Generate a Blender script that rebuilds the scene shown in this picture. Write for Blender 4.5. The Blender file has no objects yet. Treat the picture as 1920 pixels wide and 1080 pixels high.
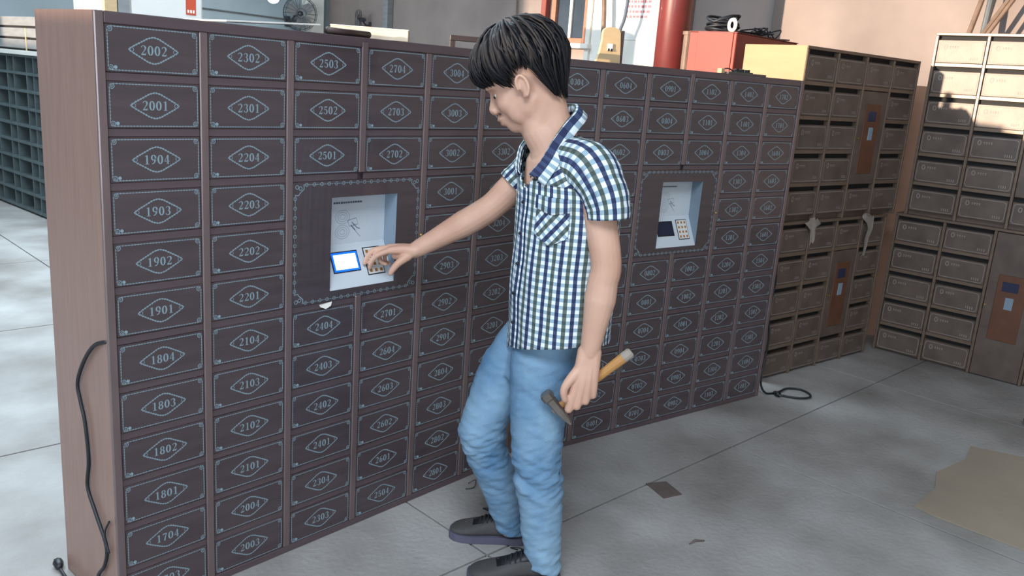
import bpy, math, random
import numpy as np
from mathutils import Vector, Matrix
random.seed(7); np.random.seed(7)
scene = bpy.context.scene
COL = scene.collection

# ------------------------------------------------------------------ camera
cam_d = bpy.data.cameras.new('camera'); cam = bpy.data.objects.new('camera', cam_d); COL.objects.link(cam)
cam_d.sensor_width = 36.0; cam_d.sensor_fit = 'HORIZONTAL'
cam_d.lens = 36.0 * 1596.54 / 1920.0
cam_d.clip_start = 0.02; cam_d.clip_end = 100
RC = ((0.66555156, -0.74296426, 0.07102977), (-0.13292766, -0.21164653, -0.96826442), (0.73441906, 0.63498807, -0.23962218))
m = Matrix.Identity(4)
for i in range(3):
    m[i][0] = RC[0][i]; m[i][1] = -RC[1][i]; m[i][2] = -RC[2][i]
m[0][3], m[1][3], m[2][3] = -1.0233, -2.0962, 1.5285
cam.matrix_world = m
scene.camera = cam

# ------------------------------------------------------------------ world, sun, fill and gate light, exposure
world = bpy.data.worlds.new('world'); scene.world = world; world.use_nodes = True
wbg = world.node_tree.nodes['Background']
wbg.inputs[0].default_value = (0.62, 0.78, 1.0, 1); wbg.inputs[1].default_value = 0.9
SUN_DIR = Vector((1.0, -0.25, -0.052)).normalized()
sun_d = bpy.data.lights.new('sun', 'SUN'); sun_d.energy = 7.5; sun_d.color = (1.0, 0.80, 0.60); sun_d.angle = math.radians(0.7)
sun = bpy.data.objects.new('sun', sun_d); COL.objects.link(sun)
sun.rotation_euler = SUN_DIR.to_track_quat('-Z', 'Y').to_euler(); sun.location = (-12, 3, 4)
def area(name, loc, direction, sx, sy, energy, color):
    d = bpy.data.lights.new(name, 'AREA'); d.shape = 'RECTANGLE'; d.size = sx; d.size_y = sy; d.energy = energy; d.color = color
    o = bpy.data.objects.new(name, d); COL.objects.link(o); o.location = loc
    o.rotation_euler = Vector(direction).to_track_quat('-Z', 'Y').to_euler()
    return o
# two added overhead fill lamps at roof level, and daylight of the big gate behind the photographer
area('overhead_fill', (1.0, 4.0, 5.05), (0, 0, -1), 6.0, 4.0, 660, (0.74, 0.90, 1.0))
area('overhead_fill', (-2.5, -3.0, 5.05), (0, 0, -1), 3.0, 3.0, 370, (0.84, 0.92, 1.0))
area('gate_daylight', (-7.9, -2.6, 1.7), (1, 0.16, -0.05), 3.0, 3.0, 230, (0.80, 0.90, 1.0))
vs = scene.view_settings
vs.view_transform = 'Standard'; vs.look = 'None'; vs.exposure = 0.0; vs.gamma = 1.0; vs.use_curve_mapping = False

# ------------------------------------------------------------------ materials
MATS = {}
def nmat(name):
    mt = bpy.data.materials.new(name); mt.use_nodes = True
    nt = mt.node_tree; bs = nt.nodes['Principled BSDF']
    MATS[name] = mt
    return mt, nt, bs
def lin(c):
    return tuple(((x / 255.0) / 12.92 if x / 255.0 <= 0.04045 else ((x / 255.0 + 0.055) / 1.055) ** 2.4) for x in c)
def mat(name, rgb, rough=0.6, metal=0.0, var=0.0, scale=8.0, stretch=(1, 1, 1), rgb2=None, bump=0.0, bscale=None, spec=0.5, coat=0.0, detail=6.0, world=False):
    """plain procedural surface: noise-mottled colour plus optional bump; rgb is 0..255 sRGB"""
    mt, nt, bs = nmat(name)
    c1 = lin(rgb); c2 = lin(rgb2) if rgb2 else tuple(x * (1 - var) for x in c1)
    bs.inputs['Roughness'].default_value = rough; bs.inputs['Metallic'].default_value = metal
    bs.inputs['Specular IOR Level'].default_value = spec; bs.inputs['Coat Weight'].default_value = coat
    tc = nt.nodes.new('ShaderNodeTexCoord'); mp = nt.nodes.new('ShaderNodeMapping')
    mp.inputs['Scale'].default_value = stretch
    if world:
        gp = nt.nodes.new('ShaderNodeNewGeometry'); nt.links.new(gp.outputs['Position'], mp.inputs[0])
    else: nt.links.new(tc.outputs['Object'], mp.inputs[0])
    nz = nt.nodes.new('ShaderNodeTexNoise'); nz.inputs['Scale'].default_value = scale; nz.inputs['Detail'].default_value = detail
    nt.links.new(mp.outputs[0], nz.inputs[0])
    rp = nt.nodes.new('ShaderNodeValToRGB')
    rp.color_ramp.elements[0].position = 0.32; rp.color_ramp.elements[1].position = 0.68
    rp.color_ramp.elements[0].color = (*c2, 1); rp.color_ramp.elements[1].color = (*c1, 1)
    nt.links.new(nz.outputs[0], rp.inputs[0]); nt.links.new(rp.outputs[0], bs.inputs['Base Color'])
    if bump > 0:
        nb = nt.nodes.new('ShaderNodeTexNoise'); nb.inputs['Scale'].default_value = bscale or scale * 4; nb.inputs['Detail'].default_value = 5
        nt.links.new(mp.outputs[0], nb.inputs[0])
        bp = nt.nodes.new('ShaderNodeBump'); bp.inputs['Strength'].default_value = bump; bp.inputs['Distance'].default_value = 0.01
        nt.links.new(nb.outputs[0], bp.inputs['Height']); nt.links.new(bp.outputs[0], bs.inputs['Normal'])
    return mt
def emis(name, rgb, strength):
    mt, nt, bs = nmat(name)
    bs.inputs['Base Color'].default_value = (*lin(rgb), 1)
    bs.inputs['Emission Color'].default_value = (*lin(rgb), 1); bs.inputs['Emission Strength'].default_value = strength
    return mt

M_front = mat('brown_metal_front', (88, 74, 78), 0.36, 0.0, 0.18, 5, (1, 1, 9), bump=0.05, bscale=60, coat=0.25)
M_door = mat('dark_brown_door', (78, 67, 71), 0.34, 0.0, 0.26, 4, (1, 1, 9), bump=0.03, bscale=80, coat=0.3, world=True)
M_divider = mat('brushed_brown_divider', (128, 112, 112), 0.28, 0.45, 0.15, 6, (6, 1, 1))
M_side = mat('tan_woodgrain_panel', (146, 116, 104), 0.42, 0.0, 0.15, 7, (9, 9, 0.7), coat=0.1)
M_print = mat('pale_blue_print', (138, 160, 170), 0.6, 0.0, 0.1, 40)
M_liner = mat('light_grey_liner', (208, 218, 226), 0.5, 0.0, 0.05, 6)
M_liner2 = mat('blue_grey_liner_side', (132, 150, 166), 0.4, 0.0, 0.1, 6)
M_black = mat('black_plastic', (24, 24, 28), 0.45, 0.0, 0.2, 20)
M_inkgrey = mat('grey_ink', (84, 96, 112), 0.6, 0.0, 0.05, 20)
M_white = mat('white_keypad', (226, 228, 226), 0.5, 0.0, 0.03, 20)
M_key = mat('brown_key_digit', (176, 118, 52), 0.5, 0.0, 0.15, 30)
M_brass = mat('brass_lock', (196, 160, 110), 0.3, 0.8, 0.1, 30)
M_screen_on = emis('lit_screen', (236, 246, 255), 1.6)
M_screen_edge = emis('blue_screen_edge', (8, 96, 225), 1.1)
M_screen_off = mat('dark_screen', (44, 48, 70), 0.2, 0.0, 0.1, 10)
M_copper = mat('aged_brown_metal', (112, 96, 86), 0.42, 0.25, 0.25, 5, (1, 1, 5), bump=0.06, bscale=50)
M_copper2 = mat('aged_brown_door', (108, 94, 86), 0.42, 0.2, 0.32, 4, (2, 2, 2), bump=0.06, bscale=60, world=True)
M_copperpale = mat('brown_metal_frame', (122, 104, 90), 0.38, 0.3, 0.2, 6, (1, 1, 4))
M_slot = mat('black_slot', (16, 14, 16), 0.7, 0.0, 0.2, 10)
M_pale = mat('pale_worn_print', (150, 140, 132), 0.6, 0.0, 0.2, 40)
M_orange = mat('orange_brown_panel', (108, 70, 50), 0.45, 0.1, 0.25, 12)
M_bluelcd = mat('navy_display', (40, 46, 76), 0.3, 0.0, 0.1, 12)
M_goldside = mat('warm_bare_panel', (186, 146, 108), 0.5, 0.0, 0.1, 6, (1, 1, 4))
M_film = mat('clear_plastic_scrap', (176, 166, 158), 0.3, 0.0, 0.2, 30, spec=0.8)
MATS['clear_plastic_scrap'].node_tree.nodes['Principled BSDF'].inputs['Alpha'].default_value = 0.62
M_cable = mat('black_cable', (30, 32, 38), 0.5, 0.0, 0.2, 30)
M_concrete = mat('concrete_floor', (174, 172, 170), 0.75, 0.0, 0.0, 1.7, rgb2=(126, 122, 118), bump=0.35, bscale=45, detail=13, world=True)
M_joint = mat('dirt_joint', (58, 58, 60), 0.9, 0.0, 0.2, 10)
M_wallblue = mat('grey_blue_plaster', (156, 168, 172), 0.85, 0.0, 0.0, 1.1, rgb2=(132, 144, 150), bump=0.2, bscale=12)
M_wallpink = mat('pinkish_plaster', (158, 143, 136), 0.85, 0.0, 0.0, 1.3, rgb2=(134, 121, 116), bump=0.25, bscale=10)
M_wallgrey = mat('grey_painted_pier', (190, 194, 198), 0.8, 0.0, 0.0, 1.5, rgb2=(172, 176, 182), bump=0.15, bscale=14)
M_ceil = mat('roof_sheet', (120, 122, 124), 0.8, 0.0, 0.1, 2)
M_wallpaint = mat('white_paint', (232, 228, 220), 0.7, 0.0, 0.05, 3)
M_redpaint = mat('red_column_paint', (118, 46, 42), 0.4, 0.0, 0.25, 5, coat=0.2)
M_redbox = mat('red_orange_steel', (150, 56, 44), 0.5, 0.0, 0.12, 5)
M_redpost = mat('brown_red_post', (132, 60, 52), 0.5, 0.0, 0.2, 6)
M_brownwood = mat('brown_window_wood', (168, 116, 92), 0.6, 0.0, 0.2, 6, (1, 1, 5))
M_greymetal = mat('dull_grey_metal', (122, 124, 124), 0.4, 0.5, 0.25, 8)
M_rust = mat('rusty_pipe', (136, 112, 96), 0.6, 0.2, 0.3, 10)
M_card = mat('cardboard', (230, 212, 186), 0.85, 0.0, 0.12, 5, bump=0.1, bscale=30)
M_cardfloor = mat('dusty_cardboard', (150, 138, 122), 0.9, 0.0, 0.12, 3, bump=0.15, bscale=20)
M_paper = mat('white_paper', (235, 234, 228), 0.7, 0.0, 0.04, 6)
M_redink = mat('faded_red_ink', (196, 120, 128), 0.7, 0.0, 0.15, 20)
M_redlabel = mat('orange_red_label', (206, 84, 56), 0.6, 0.0, 0.12, 12)
M_darkframe = mat('dark_brown_steel', (74, 60, 58), 0.45, 0.2, 0.2, 8)
M_tanwood = mat('tan_plywood', (206, 178, 136), 0.6, 0.0, 0.12, 8, (1, 1, 5))
M_rackdark = mat('dark_green_grey_rack', (48, 56, 60), 0.6, 0.1, 0.25, 6)
M_rackedge = mat('green_grey_rack_edge', (86, 98, 100), 0.55, 0.1, 0.25, 10)
M_tray = mat('grey_tray', (140, 142, 144), 0.6, 0.0, 0.2, 5, (1, 1, 5))
M_whitecab = mat('white_steel_cabinet', (228, 226, 222), 0.45, 0.0, 0.05, 4)
M_fan = mat('dark_grey_fan', (66, 68, 74), 0.5, 0.1, 0.2, 12)
M_blade = mat('grey_fan_blade', (112, 112, 112), 0.5, 0.0, 0.1, 12)
M_lamp = emis('lamp_glow', (235, 248, 255), 12.0)
M_scrap = mat('brown_scrap', (104, 92, 88), 0.9, 0.0, 0.2, 14)
M_green = mat('green_board', (54, 84, 60), 0.5, 0.0, 0.3, 40)
M_glass = mat('dark_window_glass', (70, 80, 92), 0.08, 0.0, 0.3, 3, spec=0.8)
# person
M_skin = mat('skin', (212, 172, 150), 0.5, 0.0, 0.0, 9, rgb2=(200, 156, 134), bump=0.03, bscale=150)
MATS['skin'].node_tree.nodes['Principled BSDF'].inputs['Subsurface Weight'].default_value = 0.12
MATS['skin'].node_tree.nodes['Principled BSDF'].inputs['Subsurface Radius'].default_value = (0.012, 0.005, 0.003)
M_hair = mat('black_hair', (26, 25, 30), 0.62, 0.0, 0.3, 20, (3, 3, 3), spec=0.3)
M_lip = mat('lip', (196, 142, 124), 0.5, 0.0, 0.1, 20)
M_eye = mat('eye_white', (225, 222, 216), 0.2, 0.0, 0.02, 20)
M_iris = mat('dark_iris', (30, 22, 20), 0.15, 0.0, 0.1, 20)
M_denim = mat('washed_blue_denim', (134, 166, 190), 0.85, 0.0, 0.0, 7.0, (1, 1, 0.6), rgb2=(84, 124, 160), bump=0.35, bscale=420)
M_shoe = mat('dark_grey_suede', (74, 72, 72), 0.8, 0.0, 0.2, 14, bump=0.15, bscale=200)
M_shoedark = mat('black_shoe_panel', (26, 26, 32), 0.5, 0.0, 0.2, 14)
M_sole = mat('grey_purple_sole', (88, 86, 104), 0.7, 0.0, 0.15, 14)
M_lace = mat('black_lace', (20, 20, 24), 0.7, 0.0, 0.1, 14)
M_stud = mat('polished_stud', (245, 248, 250), 0.12, 1.0, 0.0, 14)
M_steel = mat('worn_steel', (140, 132, 126), 0.32, 0.7, 0.25, 18, bump=0.1, bscale=60)
M_handle = mat('hammer_handle_wood', (186, 136, 78), 0.5, 0.0, 0.18, 14, (1, 1, 0.2))
M_handleend = mat('grey_worn_handle_end', (158, 150, 140), 0.6, 0.0, 0.2, 20)

def shirt_material():
    mt, nt, bs = nmat('checked_shirt_cloth')
    bs.inputs['Roughness'].default_value = 0.85
    uv = nt.nodes.new('ShaderNodeUVMap'); uv.uv_map = 'cloth'
    sp = nt.nodes.new('ShaderNodeSeparateXYZ'); nt.links.new(uv.outputs[0], sp.inputs[0])
    def mth(op, a, b):
        n = nt.nodes.new('ShaderNodeMath'); n.operation = op
        for i, v in enumerate((a, b)):
            if isinstance(v, (int, float)): n.inputs[i].default_value = v
            else: nt.links.new(v, n.inputs[i])
        return n.outputs[0]
    def stripe(src, period, duty):
        return mth('LESS_THAN', mth('MODULO', mth('ADD', mth('DIVIDE', src, period), 100.0), 1.0), duty)
    su = stripe(sp.outputs[0], 0.0245, 0.5); wh = stripe(sp.outputs[0], 0.049, 0.5); sv = stripe(sp.outputs[1], 0.0215, 0.5)
    def mix(fac, a, b):
        n = nt.nodes.new('ShaderNodeMix'); n.data_type = 'RGBA'; nt.links.new(fac, n.inputs[0])
        for i, v in ((6, a), (7, b)):
            if isinstance(v, tuple): n.inputs[i].default_value = (*lin(v), 1)
            else: nt.links.new(v, n.inputs[i])
        return n.outputs[2]
    light = mix(sv, (226, 236, 240), (150, 176, 192))
    dark_l = mix(wh, (92, 104, 100), (58, 70, 104)); dark_d = mix(wh, (66, 78, 74), (34, 44, 80))
    dark = mix(sv, dark_l, dark_d)
    nt.links.new(mix(su, light, dark), bs.inputs['Base Color'])
    nb = nt.nodes.new('ShaderNodeTexNoise'); nb.inputs['Scale'].default_value = 28; nb.inputs['Detail'].default_value = 3
    tc = nt.nodes.new('ShaderNodeTexCoord'); nt.links.new(tc.outputs['Object'], nb.inputs[0])
    bp = nt.nodes.new('ShaderNodeBump'); bp.inputs['Strength'].default_value = 0.25; bp.inputs['Distance'].default_value = 0.01
    nt.links.new(nb.outputs[0], bp.inputs['Height']); nt.links.new(bp.outputs[0], bs.inputs['Normal'])
    return mt
M_shirt = shirt_material()

# ------------------------------------------------------------------ mesh building
class MB:
    def __init__(self): self.v = []; self.f = []; self.uv = {}
    def add(self, verts, faces):
        b = len(self.v); self.v += [tuple(x) for x in verts]; self.f += [tuple(b + i for i in f) for f in faces]; return b
    def box(self, x0, x1, y0, y1, z0, z1, bev=0.0, T=None):
        if bev <= 0:
            P = [(x0, y0, z0), (x1, y0, z0), (x1, y1, z0), (x0, y1, z0), (x0, y0, z1), (x1, y0, z1), (x1, y1, z1), (x0, y1, z1)]
            F = [(0, 3, 2, 1), (4, 5, 6, 7), (0, 1, 5, 4), (1, 2, 6, 5), (2, 3, 7, 6), (3, 0, 4, 7)]
        else:
            b = bev
            xs = (x0, x1); ys = (y0, y1); zs = (z0, z1); P = []; idx = {}
            for i in (0, 1):
                for j in (0, 1):
                    for k in (0, 1):
                        sx, sy, sz = (1 - 2 * i), (1 - 2 * j), (1 - 2 * k)
                        idx[i, j, k] = len(P)
                        P += [(xs[i], ys[j] + sy * b, zs[k] + sz * b), (xs[i] + sx * b, ys[j], zs[k] + sz * b), (xs[i] + sx * b, ys[j] + sy * b, zs[k])]
            g = lambda i, j, k, a: idx[i, j, k] + a
            F = [(g(0,0,0,0), g(0,0,1,0), g(0,1,1,0), g(0,1,0,0)), (g(1,0,0,0), g(1,1,0,0), g(1,1,1,0), g(1,0,1,0)),
                 (g(0,0,0,1), g(1,0,0,1), g(1,0,1,1), g(0,0,1,1)), (g(0,1,0,1), g(0,1,1,1), g(1,1,1,1), g(1,1,0,1)),
                 (g(0,0,0,2), g(0,1,0,2), g(1,1,0,2), g(1,0,0,2)), (g(0,0,1,2), g(1,0,1,2), g(1,1,1,2), g(0,1,1,2))]
            for j in (0, 1):
                for k in (0, 1):
                    F.append((g(0,j,k,1), g(1,j,k,1), g(1,j,k,2), g(0,j,k,2)))
            for i in (0, 1):
                for k in (0, 1):
                    F.append((g(i,0,k,0), g(i,1,k,0), g(i,1,k,2), g(i,0,k,2)))
            for i in (0, 1):
                for j in (0, 1):
                    F.append((g(i,j,0,0), g(i,j,1,0), g(i,j,1,1), g(i,j,0,1)))
            for i in (0, 1):
                for j in (0, 1):
                    for k in (0, 1): F.append((g(i,j,k,0), g(i,j,k,1), g(i,j,k,2)))
        if T is not None: P = [tuple(T @ Vector(p)) for p in P]
        self.add(P, F)
    def ring_loft(self, rings, cap=True, closed=True):
        n = len(rings[0]); b = len(self.v)
        for r in rings: self.v += [tuple(p) for p in r]
        for i in range(len(rings) - 1):
            for j in range(n if closed else n - 1):
                k = (j + 1) % n
                self.f.append((b + i * n + j, b + i * n + k, b + (i + 1) * n + k, b + (i + 1) * n + j))
        if cap and closed:
            self.f.append(tuple(b + j for j in reversed(range(n))))
            self.f.append(tuple(b + (len(rings) - 1) * n + j for j in range(n)))
        return b
    def tube(self, pts, r, n=8, cap=True, flat=1.0):
        pts = [Vector(p) for p in pts]
        rr = r if isinstance(r, (list, tuple)) else [r] * len(pts)
        rings = []; ref = None
        for i, p in enumerate(pts):
            t = (pts[min(i + 1, len(pts) - 1)] - pts[max(i - 1, 0)]).normalized()
            if ref is None:
                ref = Vector((0, 0, 1)) if abs(t.z) < 0.9 else Vector((1, 0, 0))
            u = (ref - t * ref.dot(t)).normalized(); w = t.cross(u); ref = u
            rings.append([p + (u * math.cos(a) * flat + w * math.sin(a)) * rr[i] for a in (2 * math.pi * k / n for k in range(n))])
        self.ring_loft(rings, cap)
    def ellipsoid(self, c, rad, n=16, mrings=10, T=None):
        c = Vector(c); rings = []
        for i in range(1, mrings):
            th = math.pi * i / mrings
            rings.append([Vector((rad[0] * math.sin(th) * math.cos(a), rad[1] * math.sin(th) * math.sin(a), -rad[2] * math.cos(th))) for a in (2 * math.pi * k / n for k in range(n))])
        top = Vector((0, 0, rad[2])); bot = Vector((0, 0, -rad[2]))
        f = (lambda p: c + (T @ p if T is not None else p))
        b = len(self.v)
        for r in rings: self.v += [tuple(f(p)) for p in r]
        for i in range(len(rings) - 1):
            for j in range(n):
                k = (j + 1) % n
                self.f.append((b + i * n + j, b + i * n + k, b + (i + 1) * n + k, b + (i + 1) * n + j))
        self.v += [tuple(f(bot)), tuple(f(top))]; e = len(self.v)
        for j in range(n):
            k = (j + 1) % n
            self.f.append((e - 2, b + k, b + j)); self.f.append((e - 1, b + (len(rings) - 1) * n + j, b + (len(rings) - 1) * n + k))
    def capsule(self, pts, radii, n=12):
        """chain of points swept with round ends"""
        pts = [Vector(p) for p in pts]; P = []; Rr = []
        t0 = (pts[0] - pts[1]).normalized(); t1 = (pts[-1] - pts[-2]).normalized()
        for a in (0.98, 0.75, 0.4): P.append(pts[0] + t0 * radii[0] * a); Rr.append(radii[0] * math.sqrt(max(1 - a * a, 0.0)))
        # subdivide smoothly (Catmull-Rom)
        N = len(pts)
        for i in range(N - 1):
            p0 = pts[max(i - 1, 0)]; p1 = pts[i]; p2 = pts[i + 1]; p3 = pts[min(i + 2, N - 1)]
            for s in (0, 0.25, 0.5, 0.75):
                q = 0.5 * ((2 * p1) + (p2 - p0) * s + (2 * p0 - 5 * p1 + 4 * p2 - p3) * s * s + (3 * p1 - p0 - 3 * p2 + p3) * s ** 3)
                P.append(q); Rr.append(radii[i] * (1 - s) + radii[i + 1] * s)
        P.append(pts[-1]); Rr.append(radii[-1])
        for a in (0.4, 0.75, 0.98): P.append(pts[-1] + t1 * radii[-1] * a); Rr.append(radii[-1] * math.sqrt(max(1 - a * a, 0.0)))
        self.tube(P, Rr, n)
    def mesh(self, name, smooth=False):
        me = bpy.data.meshes.new(name); me.from_pydata(self.v, [], self.f); me.update()
        if smooth: me.polygons.foreach_set('use_smooth', [True] * len(me.polygons))
        return me
def fixnormals(me):
    import bmesh
    bm = bmesh.new(); bm.from_mesh(me); bmesh.ops.recalc_face_normals(bm, faces=bm.faces); bm.to_mesh(me); bm.free()
def obj(name, mb, material, parent=None, smooth=False, loc=None, rotz=None, recalc=True):
    me = mb.mesh(name, smooth) if isinstance(mb, MB) else mb
    if isinstance(mb, MB) and recalc: fixnormals(me)
    if material is not None and not me.materials: me.materials.append(material)
    o = bpy.data.objects.new(name, me); COL.objects.link(o)
    if parent is not None: o.parent = parent
    if loc is not None: o.location = loc
    if rotz is not None: o.rotation_euler = (0, 0, rotz)
    return o
def empty(name, loc=(0, 0, 0), rotz=0.0):
    o = bpy.data.objects.new(name, None); COL.objects.link(o); o.location = loc; o.rotation_euler = (0, 0, rotz); o.empty_display_size = 0.1
    return o
def tag(o, label, cat, group=None):
    o['label'] = label; o['category'] = cat
    if group: o['group'] = group
    return o
def struct(o): o['kind'] = 'structure'; return o
def copyobj(src, parent, loc=(0, 0, 0)):
    c = src.copy(); COL.objects.link(c); c.parent = parent; c.location = loc
    return c
def shareobj(name, me, parent, loc=(0, 0, 0)):
    o = bpy.data.objects.new(name, me); COL.objects.link(o); o.parent = parent; o.location = loc
    return o
def meshof(mb, name, material, smooth=False):
    me = mb.mesh(name, smooth); fixnormals(me); me.materials.append(material); return me

# ------------------------------------------------------------------ the setting
XL, XR, YF, YB, ZC = -8.0, 7.5, -5.5, 9.5, 5.0
b = MB(); b.box(XL, XR, YF, YB, -0.12, -0.012)
floor = struct(obj('floor', b, M_joint))
# concrete slabs, slightly turned against the cabinets
SLX, SLY, SLR = 1.48, 1.62, math.radians(-4.6)
b = MB(); b.box(-SLX / 2 + 0.0045, SLX / 2 - 0.0045, -SLY / 2 + 0.0045, SLY / 2 - 0.0045, -0.03, 0.0, 0.001)
slab_me = meshof(b, 'slab', M_concrete)
rot = Matrix.Rotation(SLR, 3, 'Z')
for i in range(-8, 6):
    for j in range(-5, 8):
        p = rot @ Vector(((i + 0.5) * SLX, (j + 0.5) * SLY, 0)) + Vector((2.34, -0.56, 0))
        if XL - 1 < p.x < XR + 1 and YF - 1 < p.y < YB + 1:
            o = shareobj('slab', slab_me, floor, p); o.rotation_euler = (0, 0, SLR)
# walls
b = MB(); b.box(XL - 0.2, XR + 0.2, YB, YB + 0.2, -0.1, ZC); struct(obj('wall_back', b, M_wallblue))
b = MB(); b.box(XR, XR + 0.2, YF, YB, -0.1, ZC); struct(obj('wall_right', b, M_wallpink))
b = MB(); b.box(XL - 0.2, XR + 0.2, YF - 0.2, YF, -0.1, ZC); struct(obj('wall_front', b, M_wallgrey))
b = MB()   # left wall: a tall gate opening and a high window strip, sized to shape the sun beam
GY0, GY1, GZ = -4.2, -1.0, 3.3
WY0, WY1, WZ0, WZ1 = 0.2, 9.3, 2.03, 4.1
x0, x1 = XL - 0.12, XL
for (ya, yb, za, zb) in ((YF, GY0, -0.1, ZC), (GY0, GY1, GZ, ZC), (GY1, WY0, -0.1, ZC), (WY0, WY1, -0.1, WZ0), (WY0, WY1, WZ1, ZC), (WY1, YB, -0.1, ZC)):
    b.box(x0, x1, ya, yb, za, zb)
struct(obj('wall_left', b, M_wallgrey))
b = MB()   # roof with two added openings for the overhead fill lamps
S1 = (-2.0, 4.0, 2.0, 6.0); S2 = (-4.0, -1.0, -4.5, -1.5)
for (xa, xb, ya, yb) in ((XL, S1[0], S2[3], YB), (S1[1], XR, YF, YB), (S1[0], S1[1], S2[3], S1[2]), (S1[0], S1[1], S1[3], YB), (XL, S2[0], YF, S2[3]), (S2[0], S2[1], YF, S2[2]), (S2[1], S1[1], YF, S2[3])):
    b.box(xa, xb, ya, yb, ZC, ZC + 0.12)
struct(obj('ceiling', b, M_ceil))
# grey pier and its neighbours by the right wall
b = MB(); P = [(6.44, 2.317), (XR - 0.002, 2.03), (XR - 0.002, 2.62), (6.62, 2.62)]
b.v = [(x, y, 0) for x, y in P] + [(x, y, ZC) for x, y in P]; b.f = [(3, 2, 1, 0), (4, 5, 6, 7)] + [(i, (i + 1) % 4, (i + 1) % 4 + 4, i + 4) for i in range(4)]
struct(obj('trim_1', b, M_wallgrey))
b = MB(); b.box(7.38, XR - 0.002, 7.95, 8.05, 0, ZC, 0.01); struct(obj('trim_2', b, M_tray))
# shallow pilaster in the far corner
b = MB(); b.box(6.98, 7.28, 9.32, YB - 0.002, 0, ZC, 0.01); struct(obj('trim_3', b, M_wallpaint))
# window in the right wall (brown timber frame)
win = empty('window_1', (XR, 4.62, 1.98)); struct(win)
b = MB()
for (ya, yb, za, zb) in ((-0.30, -0.23, 0, 1.3), (0.21, 0.28, 0, 1.3), (-0.23, 0.21, 0, 0.06), (-0.23, 0.21, 1.24, 1.3)):
    b.box(-0.08, -0.003, ya, yb, za, zb, 0.004)
obj('window_frame', b, M_brownwood, win)
b = MB(); b.box(-0.03, -0.02, -0.23, 0.21, 0.06, 1.24); obj('pane', b, M_glass, win)
b = MB(); b.box(-0.06, -0.03, -0.03, 0.01, 0.06, 1.24, 0.003); obj('glazing_bar', b, M_wallpaint, win)
b = MB(); b.box(-0.14, -0.003, -0.36, 0.32, -0.06, -0.002, 0.006); obj('window_sill', b, M_wallpaint, win)
b = MB(); b.box(XR - 0.09, XR - 0.003, 4.98, 5.06, 0, 3.2, 0.006); struct(obj('trim_4', b, M_redpost))
# white door leaf with a frame, sunlit, beside the red column
dr = empty('door_1', (XR, 3.72, 0)); struct(dr)
b = MB(); b.box(-0.05, -0.004, -0.62, 0.56, 0, 2.9, 0.006); obj('door_leaf', b, M_wallpaint, dr)
b = MB()
for (ya, yb, za, zb) in ((-0.70, -0.62, 0, 3.0), (0.56, 0.62, 0, 3.0), (-0.62, 0.56, 2.9, 3.0)): b.box(-0.09, -0.004, ya, yb, za, zb, 0.005)
obj('door_frame', b, M_wallpaint, dr)
# conduit line on the back wall
b = MB(); b.tube([(4.9, YB - 0.02, 2.16), (7.0, YB - 0.02, 2.13)], 0.012, 8); b.box(5.22, 5.26, YB - 0.03, YB - 0.002, 1.6, 2.16)
struct(obj('trim_5', b, M_greymetal))

# ------------------------------------------------------------------ new mailbox cabinets
U = 0.26; ROW = 0.13195; ZTOP = 1.5288
CW0, CW1, CD, CH = -0.1404, 1.4430, 0.348, 1.6115
def stroke(mb, pts, ws, y0=0.0):
    """flat ribbon in the xz plane facing -y"""
    n = len(pts); L = []; Rr = []
    for i in range(n):
        a = pts[max(i - 1, 0)]; c = pts[min(i + 1, n - 1)]
        dx, dz = c[0] - a[0], c[1] - a[1]; l = math.hypot(dx, dz) or 1e-9
        nx, nz = -dz / l, dx / l; w = ws[i] if isinstance(ws, (list, tuple)) else ws
        L.append((pts[i][0] + nx * w / 2, y0, pts[i][1] + nz * w / 2)); Rr.append((pts[i][0] - nx * w / 2, y0, pts[i][1] - nz * w / 2))
    b0 = mb.add(L + Rr, [])
    for i in range(n - 1): mb.f.append((b0 + i, b0 + n + i, b0 + n + i + 1, b0 + i + 1))
def arc(cx, cz, rx, rz, a0, a1, n=10):
    return [(cx + rx * math.cos(math.radians(a0 + (a1 - a0) * i / n)), cz + rz * math.sin(math.radians(a0 + (a1 - a0) * i / n))) for i in range(n + 1)]
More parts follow.
